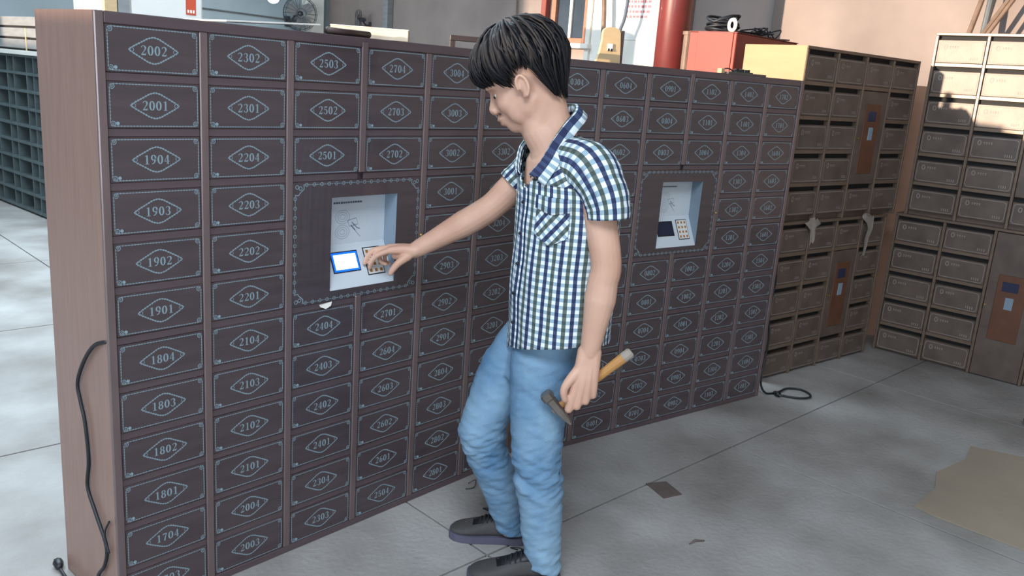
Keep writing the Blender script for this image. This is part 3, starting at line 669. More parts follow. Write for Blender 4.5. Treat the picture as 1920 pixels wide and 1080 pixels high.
# ------------------------------------------------------------------ things on the cabinet tops
H = CH
b = MB(); T = Matrix.Translation((0.37, 0.17, H + 0.014)) @ Matrix.Rotation(math.radians(3), 4, 'Z') @ Matrix.Rotation(math.radians(-3.2), 4, 'Y'); b.box(-0.17, 0.14, -0.14, 0.13, 0.0, 0.005, 0.001, T)
tag(obj('white_sheet', b, M_paper), 'flat white sheet lying on top of the nearest cabinet', 'paper')
bx = empty('carton', (0.82, 0.18, H), math.radians(-42)); tag(bx, 'low sunlit carton lying on top of the nearest cabinet', 'carton')
b = MB(); b.box(-0.12, 0.12, -0.13, 0.13, 0, 0.034, 0.002); obj('carton_body', b, M_card, bx)
b = MB(); b.box(-0.121, 0.121, -0.131, 0.131, 0.034, 0.037, 0.001); obj('carton_lid', b, M_paper, bx)
b = MB(); b.box(-0.014, 0.014, -0.1315, 0.1315, 0.037, 0.0375); obj('tape', b, M_tanwood, bx)
b = MB(); b.tube([(0.525, 0.02, H + 0.011), (0.70, 0.045, H + 0.011)], 0.010, 10); tag(obj('metal_rod', b, M_darkframe, smooth=True), 'short dark rod lying on the edge of the nearest cabinet top', 'rod')
fr = empty('steel_frame', (1.45, 0.24, H)); tag(fr, 'dark brown steel bar frame on the cabinet top behind the head', 'frame')
T = Matrix.Translation((0, 0, 0)) @ Matrix.Rotation(math.radians(-35), 4, 'Z')
b = MB(); b.box(-0.16, 0.24, -0.012, 0.012, 0.036, 0.056, 0.002, T); obj('bar', b, M_darkframe, fr)
for x in (-0.15, 0.23):
    b = MB(); b.box(x - 0.01, x + 0.01, -0.012, 0.012, 0.0, 0.036, 0.001, T); obj('foot', b, M_darkframe, fr)
# tan wooden bracket with a socket, standing on the right cabinet
tb = empty('wooden_bracket', (1.965, 0.055, H), math.radians(-35)); tag(tb, 'tan wooden bracket with rounded top standing on the cabinet right of the head', 'bracket')
b = MB(); P = [(-0.056, 0.0), (0.050, 0.0), (0.046, 0.070), (0.042, 0.125)] + arc(0.004, 0.128, 0.036, 0.018, 0, 180, 8) + [(-0.034, 0.120), (-0.034, 0.09), (-0.042, 0.04)]
b.v = [(x, -0.012, z) for x, z in P] + [(x, 0.012, z) for x, z in P]; n = len(P)
b.f = [tuple(range(n)), tuple(range(2 * n - 1, n - 1, -1))] + [(i, (i + 1) % n, (i + 1) % n + n, i + n) for i in range(n)]
obj('bracket_plate', b, M_tanwood, tb)
b = MB(); b.box(-0.012, 0.012, -0.018, -0.012, 0.052, 0.080, 0.002); so = obj('socket', b, M_wallpaint, tb)
b = MB(); b.box(-0.010, -0.003, -0.0195, -0.0175, 0.050, 0.060); b.box(0.003, 0.010, -0.0195, -0.0175, 0.050, 0.060); obj('pin_hole', b, M_black, so)
b = MB(); b.box(0.044, 0.060, -0.010, 0.020, 0.0, 0.135, 0.002); obj('upright', b, M_darkframe, tb)
# little circuit strip with wires on the right cabinet
cs = empty('circuit_strip', (2.66, -0.205, H), -0.1953); tag(cs, 'small green circuit strip with loose wires on the cabinet top', 'circuit board')
b = MB(); b.box(-0.13, 0.14, -0.025, 0.025, 0.0, 0.010, 0.001); obj('base', b, M_scrap, cs)
b = MB(); b.box(-0.07, 0.05, -0.018, 0.018, 0.010, 0.014); obj('board', b, M_green, cs)
for x in (-0.05, -0.01, 0.03):
    b = MB(); b.box(x - 0.008, x + 0.008, -0.010, 0.010, 0.014, 0.026, 0.001); obj('component', b, M_black, cs)
b = MB(); b.tube(smooth_path([(-0.07, 0, 0.014), (-0.11, -0.005, 0.024), (-0.145, 0.0, 0.018), (-0.16, 0.01, 0.004)]), 0.003, 6); obj('wire', b, M_cable, cs, smooth=True)
b = MB(); b.box(-0.165, -0.14, -0.012, 0.012, 0.0, 0.022, 0.002); obj('connector', b, M_tanwood, cs)

# ------------------------------------------------------------------ behind the cabinets
# red steel box with clutter on it
RBX, RBY, RBZ = 3.78, 0.44, 1.880
rb = empty('red_cabinet', (RBX, RBY, 0)); tag(rb, 'red steel cabinet standing behind the older mailbox unit', 'cabinet')
b = MB(); b.box(0, 0.85, 0, 0.32, 0, RBZ, 0.004); obj('body', b, M_redbox, rb)
b = MB(); b.box(-0.006, 0.0, 0.02, 0.26, 0.05, RBZ - 0.0, 0.002); obj('side_flap', b, M_redbox, rb)
b = MB(); b.box(-0.004, 0.854, -0.004, 0.324, RBZ, RBZ + 0.004); obj('top_plate', b, M_redpost, rb)
TZ = RBZ + 0.004
b = MB()
for i in range(7):
    ph = random.uniform(0, 6.28); rr = 0.085 + 0.02 * random.random()
    b.tube([(RBX + 0.14 + rr * math.cos(t) * 1.1, RBY + 0.18 + rr * math.sin(t), TZ + 0.012 + i * 0.010 + 0.012 * math.sin(t + ph) + (0.03 if i > 4 else 0) * abs(math.sin(t))) for t in (2 * math.pi * k / 22 for k in range(23))], 0.008, 6)
tag(obj('cable_coil', b, M_cable, smooth=True), 'black coiled cable lying on the red cabinet', 'cable')
b = MB(); ro = 0.042; T = Matrix.Translation((RBX + 0.055, RBY + 0.10, TZ + 0.043))
ring = [(math.cos(2 * math.pi * k / 20), math.sin(2 * math.pi * k / 20)) for k in range(20)]
prof = [(0.022, 0.02), (0.042, 0.02), (0.042, -0.02), (0.022, -0.02), (0.022, 0.02)]
b.ring_loft([[Vector((RBX + 0.055 + s * 0.75 + 0.0, RBY + 0.07 + s * 0.66 + q[0] * rad * 0.7, TZ + 0.043 + q[1] * rad)) for q in ring] for rad, s in prof], cap=False)
tag(obj('tape_roll', b, M_paper, smooth=True), 'white tape roll standing on the red cabinet', 'tape roll')
b = MB()
for i in range(14):
    x0 = RBX + 0.22 + random.random() * 0.35; y0 = RBY + 0.05 + random.random() * 0.15
    pts = [(x0 + random.uniform(-0.05, 0.05) * k, y0 + random.uniform(-0.03, 0.03) * k, TZ + 0.006 + random.random() * (0.07 if i % 3 == 0 else 0.03) * math.sin(k / 5 * math.pi)) for k in range(6)]
    b.tube(smooth_path(pts, 4), 0.0045, 5)
tag(obj('wire_tangle', b, M_cable, smooth=True), 'tangle of thin dark wires on the red cabinet', 'wires')
# red round column and grey pipe beside it
def column(name, label, cat, x, y, r, z1, material, parts=()):
    root = empty(name, (x, y, 0)); tag(root, label, cat)
    b = MB(); b.tube([(0, 0, 0), (0, 0, z1)], r, 28); obj('shaft', b, material, root, smooth=False)
    for p in root.children: p.data.polygons.foreach_set('use_smooth', [len(f.vertices) == 4 for f in p.data.polygons])
    b = MB(); b.tube([(0, 0, 0), (0, 0, 0.12)], r * 1.15, 28); obj('foot_ring', b, M_wallgrey, root)
    return root
column('red_column', 'red painted round column rising behind the cabinets', 'column', 6.24, 2.40, 0.160, ZC, M_redpaint)
b = MB(); b.tube([(6.10, 2.155, 0), (6.10, 2.155, 2.03)], 0.040, 14); b.tube([(6.10, 2.155, 2.02), (6.10, 2.155, 2.05)], 0.050, 14)
tag(obj('metal_pipe', b, M_rust, smooth=False), 'rusty grey pipe standing beside the red column', 'pipe')
# notice on the white door and cables hanging before it
no = empty('paper_notice', (XR - 0.055, 3.66, 1.98)); tag(no, 'white paper notice with red lines of writing on the white door', 'notice')
b = MB(); b.box(-0.004, 0.0, -0.25, 0.22, 0.06, 0.95); obj('sheet', b, M_paper, no)
b = MB(); z = 0.88
for i in range(11):
    y = 0.13
    while y > -0.16:
        w = random.uniform(0.02, 0.05); b.box(-0.0055, -0.004, y - w, y, z - 0.028, z); y -= w + 0.012
    z -= 0.055
obj('red_writing', b, M_redink, no)['kind'] = 'stuff'
for k, (pts, rad, mt, lab) in enumerate((
    ([(7.30, 3.98, 0.0), (7.30, 3.98, 1.6), (7.30, 4.00, 2.2), (7.30, 4.06, 3.0), (7.30, 4.06, 4.9)], 0.028, M_rust, 'thick tan hanging hose in front of the white door, left of the notice'),
    ([(7.20, 3.80, 0.0), (7.20, 3.80, 1.8), (7.20, 3.70, 2.1), (7.20, 3.62, 2.6), (7.20, 3.60, 4.9)], 0.020, M_inkgrey, 'slim grey hanging cable crossing the paper notice'))):
    b = MB(); b.tube(smooth_path(pts), rad, 10); tag(obj('hanging_cable', b, mt, smooth=True), lab, 'cable')
b = MB(); b.tube(smooth_path([(7.46, 5.55, 4.9), (7.46, 5.53, 3.0), (7.46, 5.45, 1.2), (7.46, 5.45, 0.6)]), 0.010, 6); tag(obj('wall_wire', b, M_rust, smooth=True), 'thin brown wire running down the plaster above the head', 'wire')
# leaning rods by the right wall
for (xa, xb, y0, y1, rr, mt, lab) in ((7.02, 7.44, 0.43, -0.08, 0.022, M_rust, 'brown rod leaning on the wall, leftmost of four above the sunlit unit'), (6.92, 7.38, -0.02, -0.03, 0.026, M_greymetal, 'grey pipe leaning upright on the wall, second of four above the sunlit unit'), (6.86, 7.34, 1.00, -0.63, 0.020, M_rust, 'slanting brown rod leaning on the wall, third of four'), (6.76, 7.26, 0.94, -0.69, 0.018, M_rust, 'slanting brown rod leaning on the wall, rightmost of four')):
    b = MB(); b.tube([(xa, y0, 0.0), (xb, y1, 3.4)], rr, 10); tag(obj('leaning_rod', b, mt, smooth=False), lab, 'rod', 'rods leaning on the right wall')
# far left: pigeonhole rack, trays on it, white cabinet
rk = empty('pigeonhole_rack', (1.88, 5.60, 0)); tag(rk, 'dark pigeonhole rack far back on the left', 'rack')
RL, RD, RHH = 2.7, 0.45, 1.415
b = MB(); b.box(0.20, RD, 0, RL, 0.0, RHH, 0); obj('back', b, M_rackdark, rk)
for k in range(10):
    z = 0.03 + k * (RHH - 0.04) / 9
    b = MB(); b.box(0.0, 0.2, 0, RL, z - 0.012, z + 0.012, 0.002); obj('shelf', b, M_rackedge, rk)
ys = [0.0]; 
while ys[-1] < RL - 0.1: ys.append(ys[-1] + (0.16 if len(ys) % 2 else 0.30))
for y in ys:
    b = MB(); b.box(0.004, 0.2, min(y, RL - 0.02), min(y, RL - 0.02) + 0.02, 0.02, RHH - 0.02); obj('upright', b, M_rackedge, rk)
b = MB(); b.box(-0.03, RD, -0.01, RL + 0.01, RHH, RHH + 0.036, 0.002); obj('top_board', b, M_wallpaint, rk)
for k, lab in enumerate(('grey tray on the pigeonhole rack, lowest of the stack', 'grey tray on the pigeonhole rack, middle of the stack', 'grey tray on the pigeonhole rack, topmost of the stack')):
    tr = empty('grey_tray', (1.90, 5.7, RHH + 0.0365 + 0.0955 * k)); tag(tr, lab, 'tray', 'trays stacked on the rack')
    b = MB(); b.box(0.0, 0.4, 0, 2.4, 0.018, 0.095, 0.004); obj('tray_body', b, M_tray, tr)
    b = MB(); b.box(0.02, 0.38, 0.02, 2.38, 0.0, 0.018); obj('tray_foot', b, M_slot, tr)
    if k < 2:
        b = MB(); b.box(-0.004, 0.0, 0.52, 0.54, 0.0, 0.095); obj('strap', b, M_tanwood, tr)
wc = empty('white_cabinet', (2.02, 5.0, 0)); tag(wc, 'tall white cabinet with a red label, far behind the nearest cabinet', 'cabinet')
b = MB(); b.box(0, 0.86, 0, 0.5, 0, 2.4, 0.004); obj('body', b, M_whitecab, wc)
for x0, x1 in ((0.02, 0.12), (0.13, 0.22)):
    b = MB(); b.box(x0, x1, -0.03, -0.002, 0.1, 2.35, 0.003); obj('folded_leaf', b, M_tray if x0 > 0.1 else M_tanwood, wc)
b = MB(); b.box(0.24, 0.84, -0.018, -0.002, 0.1, 2.35, 0.003); dd = obj('door', b, M_whitecab, wc)
b = MB(); b.box(0.70, 0.79, -0.021, -0.018, 1.845, 2.15); obj('label', b, M_redlabel, dd)
b = MB()
for i in range(3): b.box(0.712 + i * 0.024, 0.728 + i * 0.024, -0.0225, -0.021, 1.86, 1.885)
obj('label_print', b, M_paper, dd)
# wall fans
def wall_fan(label, loc, rotz, tilt, scale=1.0):
    root = empty('wall_fan', loc, rotz); tag(root, label, 'fan', 'wall fans on the far walls')
    root.scale = (scale,) * 3
    b = MB(); b.tube(smooth_path([(0.0, 0.0, -0.10), (-0.02, -0.10, -0.12), (-0.02, -0.18, -0.06), (0, -0.22, 0.0)]), 0.016, 8); b.box(-0.04, 0.04, -0.02, 0.0, -0.17, -0.03, 0.003); obj('bracket', b, M_fan, root, smooth=False)
    h = Vector((0, -0.30, 0.0)); ax = Vector((math.sin(tilt) * 0.6, -1, 0.0)).normalized(); q = Vector((0, 0, 1)); s = ax.cross(q).normalized(); q = s.cross(ax)
    b = MB(); b.capsule([h - ax * 0.09, h, h + ax * 0.02], [0.045, 0.055, 0.04], 12); obj('motor', b, M_fan, root, smooth=True)
    for k in range(3):
        a = k * 2 * math.pi / 3 + 0.4; b = MB(); rows = []
        for i in range(6):
            rr = 0.04 + 0.15 * i / 5; wd = 0.03 + 0.05 * math.sin(math.pi * (i + 0.7) / 6.2)
            c = h + ax * 0.06; row = []
            for j in (-1, 0, 1):
                aa = a + j * wd / rr * 0.9; row.append(c + (s * math.cos(aa) + q * math.sin(aa)) * rr + ax * 0.022 * j)
            rows.append(row)
        b.ring_loft(rows, False, False); n = len(b.v); b.v += [tuple(Vector(v) + ax * 0.003) for v in b.v]; b.f += [tuple(reversed([i + n for i in f])) for f in b.f]
        obj('blade', b, M_blade, root, smooth=True)
    b = MB()
    for off, rr in ((0.0, 0.21), (0.05, 0.225), (0.10, 0.20), (0.12, 0.06)):
        c = h + ax * off; b.tube([c + (s * math.cos(t) + q * math.sin(t)) * rr for t in (2 * math.pi * k / 30 for k in range(31))], 0.004, 5)
    for k in range(20):
        t = 2 * math.pi * k / 20; e = s * math.cos(t) + q * math.sin(t)
        b.tube([h + ax * 0.12 + e * 0.06, h + ax * 0.10 + e * 0.20, h + ax * 0.05 + e * 0.225, h + e * 0.21, h - ax * 0.01 + e * 0.06], 0.002, 4)
    obj('guard', b, M_fan, root)
    return root
wall_fan('dark wall fan between the bright lamp and the pale pilaster', (6.72, 9.49, 2.22), 0.0, -0.9, 1.1)
wall_fan('small dark wall fan on the grey wall right of the pilaster', (7.49, 8.46, 2.20), -math.pi / 2, -1.3, 0.62)
# hanging lamp
lp = empty('hanging_lamp', (5.55, 8.05, 2.30)); tag(lp, 'bright hanging lamp in front of the far blue-grey wall', 'lamp')
b = MB(); b.ellipsoid((0, 0, 0), (0.075, 0.075, 0.06), 18, 10); obj('bulb', b, M_lamp, lp, smooth=True)
b = MB(); b.tube([(0, 0, 0.05), (0, 0, 0.10), (0, 0, 0.12)], [0.03, 0.03, 0.01], 12); obj('socket', b, M_wallpaint, lp)
b = MB(); b.tube([(0, 0, 0.12), (0, 0, 2.69)], 0.006, 6); obj('cord', b, M_cable, lp)
pl = bpy.data.lights.new('lamp_light', 'POINT'); pl.energy = 40; pl.color = (0.85, 0.95, 1.0); pl.shadow_soft_size = 0.08
po = bpy.data.objects.new('lamp_light', pl); COL.objects.link(po); po.location = (5.55, 8.05, 2.18)

# ------------------------------------------------------------------ the man
from mathutils import noise as mnoise
man = empty('person', (0.8871, -0.4445, 0), math.radians(-49.155))
tag(man, 'man in checked short-sleeved shirt and blue jeans pressing the keypad', 'person')
def remeshed(mb, name, material, voxel, smooth_it, fac=0.5, decimate=None):
    me = mb.mesh(name); fixnormals(me); t = bpy.data.objects.new('tmp', me); COL.objects.link(t)
    md = t.modifiers.new('r', 'REMESH'); md.mode = 'VOXEL'; md.voxel_size = voxel; md.use_smooth_shade = True
    if smooth_it:
        sm = t.modifiers.new('s', 'SMOOTH'); sm.iterations = smooth_it; sm.factor = fac
    if decimate:
        dm = t.modifiers.new('d', 'DECIMATE'); dm.ratio = decimate
    dg = bpy.context.evaluated_depsgraph_get(); out = bpy.data.meshes.new_from_object(t.evaluated_get(dg))
    bpy.data.objects.remove(t); bpy.data.meshes.remove(me)
    out.name = name; out.materials.clear(); out.materials.append(material)
    out.polygons.foreach_set('use_smooth', [True] * len(out.polygons))
    return out
TH = math.radians(24)
TF = Vector((-math.cos(TH), -math.sin(TH), 0)); TL = Vector((math.sin(TH), -math.cos(TH), 0))     # chest front, wearer's left
# head frame: x forward, y wearer's left, z up
PT = math.radians(28); HF = Vector((-0.985, 0.170, 0)).normalized()
HX = HF * math.cos(PT) - Vector((0, 0, math.sin(PT))); HY = Vector((0, 0, 1)).cross(HF); HZ = HX.cross(HY)
HO = Vector((-0.014, 0.018, 1.516)); HS = 1.04
HM = Matrix((HX, HY, HZ)).transposed()
def hp(x, y, z): return HO + HM @ Vector((x * HS, y * HS, z * HS))
bd = MB()
E3 = lambda c, r, T=None: bd.ellipsoid(hp(*c), [q * HS for q in r], 20, 14, HM if T is None else HM @ T)
E3((-0.012, 0, 0.035), (0.100, 0.078, 0.094)); E3((0.030, 0, -0.020), (0.064, 0.062, 0.078)); E3((0.020, 0, -0.070), (0.062, 0.055, 0.046))
E3((0.055, 0, -0.098), (0.034, 0.030, 0.026)); E3((0.062, 0, -0.105), (0.022, 0.020, 0.018))
for s in (-1, 1):
    E3((0.052, s * 0.036, -0.036), (0.034, 0.026, 0.032)); E3((0.004, s * 0.050, -0.062), (0.034, 0.016, 0.036)); E3((0.032, s * 0.040, -0.066), (0.036, 0.022, 0.040))
    bd.capsule([hp(0.092, s * 0.006, 0.020), hp(0.086, s * 0.030, 0.024), hp(0.066, s * 0.054, 0.016)], [0.010, 0.012, 0.010])      # brow
    E3((0.098, s * 0.012, -0.044), (0.011, 0.008, 0.008))
    # ear: bowl and rim
    T = Matrix.Rotation(s * math.radians(-18), 3, 'Z') @ Matrix.Rotation(math.radians(12), 3, 'Y')
    E3((-0.010, s * 0.076, -0.018), (0.015, 0.006, 0.027), T)
    rim = [hp(-0.010 + 0.016 * math.cos(a), s * (0.081 + 0.003 * math.sin(a * 0.5)), -0.014 + 0.028 * math.sin(a)) for a in (math.radians(q) for q in (-10, 30, 60, 95, 130, 165, 200, 235, 262))]
    bd.capsule(rim, [0.0045, 0.0048, 0.005, 0.005, 0.005, 0.0048, 0.0048, 0.005, 0.007], 8)
    bd.capsule([hp(-0.014, s * 0.079, -0.028), hp(-0.006, s * 0.079, -0.042)], [0.006, 0.008], 8)
bd.capsule([hp(0.088, 0, 0.012), hp(0.096, 0, -0.012), hp(0.107, 0, -0.035), hp(0.103, 0, -0.045)], [0.008, 0.009, 0.012, 0.0095])         # nose
bd.capsule([hp(0.086, -0.020, -0.070), hp(0.098, 0, -0.066), hp(0.086, 0.020, -0.070)], [0.007, 0.009, 0.007]); bd.capsule([hp(0.084, -0.017, -0.082), hp(0.094, 0, -0.081), hp(0.084, 0.017, -0.082)], [0.007, 0.009, 0.007])
# neck, torso core, limbs
bd.capsule([hp(-0.035, 0, -0.030), hp(-0.030, 0, -0.085), (0.040, 0.005, 1.400), (0.078, -0.002, 1.345), (0.100, 0.0, 1.28)], [0.060, 0.055, 0.053, 0.060, 0.075], 20)
bd.capsule([hp(-0.055, 0, -0.010), (0.058, 0.010, 1.480), (0.080, 0.005, 1.420), (0.105, 0.008, 1.35)], [0.060, 0.055, 0.053, 0.062], 18)
for s in (-1, 1):   # neck muscles
    bd.capsule([hp(-0.02, s * 0.050, -0.06), Vector((0.055, -0.002, 1.345)) + TF * 0.030 + TL * 0.012 * s], [0.014, 0.010], 8)
def ering(c, a, bb, n=28, e=2.0, front=TF, left=TL):
    out = []
    for k in range(n):
        t = 2 * math.pi * k / n; cx, sx = math.cos(t), math.sin(t)
        out.append(Vector(c) + front * (bb * math.copysign(abs(cx) ** (2 / e), cx)) + left * (a * math.copysign(abs(sx) ** (2 / e), sx)))
    return out
core = [((0.095, -0.005, 0.67), 0.07, 0.05), ((0.105, -0.01, 0.74), 0.105, 0.06), ((0.130, -0.02, 0.86), 0.130, 0.080), ((0.148, -0.025, 1.0), 0.150, 0.100), ((0.146, -0.02, 1.12), 0.162, 0.108), ((0.138, -0.01, 1.22), 0.168, 0.118), ((0.125, 0.0, 1.295), 0.155, 0.100), ((0.112, 0.005, 1.335), 0.115, 0.070), ((0.100, 0.005, 1.365), 0.07, 0.058)]
bd.ring_loft([ering(c, a, q) for c, a, q in core])
LSH, LEL, LWR = Vector((0.205, -0.168, 1.300)), Vector((0.256, -0.205, 1.012)), Vector((0.234, -0.206, 0.785))
bd.capsule([(0.15, -0.09, 1.29), LSH, LSH.lerp(LEL, 0.4), LEL + Vector((0.0, 0.0, 0.035)), LEL - Vector((0.004, 0, 0.02)), LEL.lerp(LWR, 0.32), LEL.lerp(LWR, 0.7), LWR], [0.050, 0.050, 0.047, 0.043, 0.043, 0.045, 0.034, 0.027], 18)
RSH, REL, RWR = Vector((0.050, 0.165, 1.268)), Vector((-0.098, 0.150, 1.112)), Vector((-0.322, 0.162, 0.966))
bd.capsule([(0.09, 0.09, 1.28), RSH, RSH.lerp(REL, 0.45), REL + Vector((0.025, 0, 0.025)), REL - Vector((0.015, 0, 0.008)), REL.lerp(RWR, 0.32), REL.lerp(RWR, 0.7), RWR], [0.055, 0.055, 0.048, 0.043, 0.043, 0.043, 0.033, 0.026], 18)
# right hand, two fingers on the keypad
RK = [Vector((-0.396, 0.135, 0.966)), Vector((-0.403, 0.154, 0.971)), Vector((-0.400, 0.173, 0.967)), Vector((-0.391, 0.190, 0.958))]
for k, q in enumerate(RK): bd.capsule([RWR + Vector((0.0, (k - 1.5) * 0.008, 0)), RWR.lerp(q, 0.5) + Vector((0, (k - 1.5) * 0.004, 0.003)), q], [0.021, 0.016, 0.0125], 10)
bd.capsule([(-0.345, 0.150, 0.952), (-0.380, 0.160, 0.948)], [0.020, 0.017], 10)
FR = [0.0098, 0.0092, 0.0082, 0.0070]
bd.capsule([RK[0], (-0.438, 0.139, 0.946), (-0.457, 0.152, 0.920), (-0.465, 0.164, 0.897)], FR, 10)
bd.capsule([RK[1], (-0.450, 0.152, 0.960), (-0.472, 0.155, 0.936), (-0.481, 0.158, 0.912)], FR, 10)
bd.capsule([RK[2], (-0.434, 0.176, 0.948), (-0.434, 0.177, 0.920), (-0.414, 0.172, 0.912)], [q * 0.96 for q in FR], 10)
bd.capsule([RK[3], (-0.420, 0.196, 0.940), (-0.420, 0.195, 0.916), (-0.404, 0.189, 0.910)], [q * 0.86 for q in FR], 10)
bd.capsule([(-0.340, 0.142, 0.950), (-0.366, 0.122, 0.930), (-0.382, 0.117, 0.910), (-0.390, 0.119, 0.894)], [0.016, 0.0125, 0.0105, 0.0085], 10)
# left hand closed round the hammer handle
LK = [Vector((0.188, -0.226, 0.615)), Vector((0.211, -0.226, 0.626)), Vector((0.234, -0.221, 0.641)), Vector((0.254, -0.212, 0.658))]
for k, q in enumerate(LK): bd.capsule([LWR + Vector(((k - 1.5) * 0.009, 0, 0)), LWR.lerp(q, 0.5) + Vector(((k - 1.5) * 0.004, -0.006, 0)), q], [0.022, 0.017, 0.0125], 10)
bd.capsule([LWR + Vector((-0.012, -0.004, -0.02)), (0.205, -0.216, 0.695), (0.205, -0.216, 0.660)], [0.022, 0.022, 0.016], 10)
hd = Vector((0.722, 0.02, 0.692)).normalized()     # along the handle, towards its end
for k, q in enumerate(LK):
    g = [1.0, 1.02, 0.97, 0.86][k]
    bd.capsule([q, q + Vector((0.000, 0.036, -0.010)) , q + Vector((-0.002, 0.062, 0.020)), q + Vector((-0.006, 0.052, 0.050)), q + Vector((-0.006, 0.036, 0.058))], [0.0118 * g, 0.0105 * g, 0.0098 * g, 0.0088 * g, 0.0075 * g], 10)
bd.capsule([(0.210, -0.214, 0.735), (0.180, -0.236, 0.702), (0.168, -0.240, 0.674), (0.174, -0.236, 0.646)], [0.018, 0.0135, 0.0115, 0.009], 10)
# legs inside the jeans
bd.capsule([(0.085, 0.02, 0.74), (0.02, 0.04, 0.62), (-0.058, 0.03, 0.42), (0.045, 0.08, 0.10), (0.045, 0.085, 0.05)], [0.04, 0.040, 0.038, 0.034, 0.034], 14)
bd.capsule([(0.125, -0.04, 0.74), (0.112, -0.07, 0.62), (0.107, -0.11, 0.44), (0.150, -0.127, 0.10), (0.150, -0.127, 0.05)], [0.05, 0.06, 0.05, 0.036, 0.036], 14)
bm_ = remeshed(bd, 'body', M_skin, 0.0034, 3, 0.5)
t = bpy.data.objects.new('tmp', bm_); COL.objects.link(t); vg = t.vertex_groups.new(name='head')
vg.add([v.index for v in bm_.vertices if (v.co - HO).length < 0.155 and (HM.transposed() @ (v.co - HO)).x < 0.098 and abs((HM.transposed() @ (v.co - HO)).y) < 0.078], 1.0, 'REPLACE')
sm = t.modifiers.new('s', 'SMOOTH'); sm.iterations = 40; sm.factor = 0.6; sm.vertex_group = 'head'
dg = bpy.context.evaluated_depsgraph_get(); bm2 = bpy.data.meshes.new_from_object(t.evaluated_get(dg)); bpy.data.objects.remove(t); bpy.data.meshes.remove(bm_); bm2.name = 'body'
body = obj('body', bm2, None, man)
body['label'] = 'fair skin of face, neck, arms and hands'
for s in (-1, 1):
    b = MB(); b.ellipsoid(hp(0.0715, s * 0.032, -0.006), (0.0100 * HS,) * 3, 14, 10); e = obj('eye', b, M_eye, man, smooth=True)
    b = MB(); b.ellipsoid(hp(0.0808, s * 0.033, -0.009), (0.005,) * 3, 10, 8); obj('iris', b, M_iris, e, smooth=True)
    b = MB(); b.capsule([hp(0.0985, s * 0.016, 0.026), hp(0.0955, s * 0.034, 0.031), hp(0.076, s * 0.056, 0.024)], [0.003, 0.0042, 0.002], 8); obj('eyebrow', b, M_hair, man, smooth=True)
b = MB(); b.capsule([hp(0.090, -0.018, -0.0715), hp(0.1030, 0, -0.068), hp(0.090, 0.018, -0.0715)], [0.003, 0.005, 0.003], 8); b.capsule([hp(0.088, -0.015, -0.081), hp(0.0990, 0, -0.081), hp(0.088, 0.015, -0.081)], [0.003, 0.005, 0.003], 8); obj('lips', b, M_lip, man, smooth=True)
# hair: cap shell plus overlapping locks
def hair_bound(az):
    """lowest polar angle (0 = crown) of the hair by azimuth (0 = forward, +-pi = back)"""
    a = abs(az); pts = [(0, 92), (0.5, 96), (0.85, 98), (1.0, 106), (1.14, 126), (1.28, 116), (1.40, 100), (1.72, 103), (1.95, 122), (2.4, 140), (math.pi, 142)]
    for (a0, t0), (a1, t1) in zip(pts[:-1], pts[1:]):
        if a0 <= a <= a1: return math.radians(t0 + (t1 - t0) * (a - a0) / (a1 - a0))
    return math.radians(142)
HC = (-0.018, 0, 0.052)
def hpt(az, th, lift):
    if math.cos(az) < -0.15 and th > 1.9:
        k = min((th - 1.9) / (hair_bound(az) - 1.9 + 1e-6), 1.25) if hair_bound(az) > 1.95 else 0.0
        p = hpt(az, 1.9, lift); q = hp(-0.058 + 0.046 * math.cos(az) - lift * 0.4, (0.062 + lift * 0.4) * math.sin(az), -0.074 + 0.03 * (1 + math.cos(az)))
        return p.lerp(q, k)
    bulge = 1.0 + 0.07 * max(0, math.cos(az)) * math.sin(th); lift = lift - 0.016 * max(0.0, th - 1.7)
    rx, ry, rz = (0.116 + (0.002 if math.cos(az) < 0 else 0.0) * math.sin(th) + lift) * bulge, 0.092 + lift, 0.106 + lift
    return hp(HC[0] + rx * math.sin(th) * math.cos(az), HC[1] + ry * math.sin(th) * math.sin(az), HC[2] + rz * math.cos(th))
b = MB(); NA, NT = 48, 16; rows = []
for i in range(NT + 1):
    rows.append([hpt(-math.pi + 2 * math.pi * k / NA, max(0.02, hair_bound(-math.pi + 2 * math.pi * k / NA) * 0.97 * i / NT), 0.004) for k in range(NA)])
b.ring_loft(rows, cap=False)
rng = random.Random(3)
for k in range(620):
    az = rng.uniform(-math.pi, math.pi); bound = hair_bound(az) + math.radians(rng.uniform(-6, 8) + (6 if abs(az) < 0.9 else 0)); st = rng.uniform(0.08, 0.75) * bound; lift = rng.uniform(0.002, 0.020); tw = rng.uniform(-0.20, 0.20)
    if 1.32 < abs(az) < 1.9: bound = min(bound, hair_bound(az) + 0.03)
    P = []; n = 7
    for i in range(n):
        s = i / (n - 1); P.append(hpt(az + tw * s, st + (bound - st) * s, lift * (0.45 + 0.9 * math.sin(math.pi * min(s * 0.8 + 0.2, 1.0))) - 0.004 * s))
    wd = rng.uniform(0.0035, 0.0075); b.tube(P, [wd * 0.4, wd, wd * 1.1, wd * 1.0, wd * 0.8, wd * 0.5, wd * 0.12], 5, flat=0.6)
hair = obj('hair', b, M_hair, man, smooth=True, recalc=False); hair['label'] = 'short shaggy black hair with fringe'

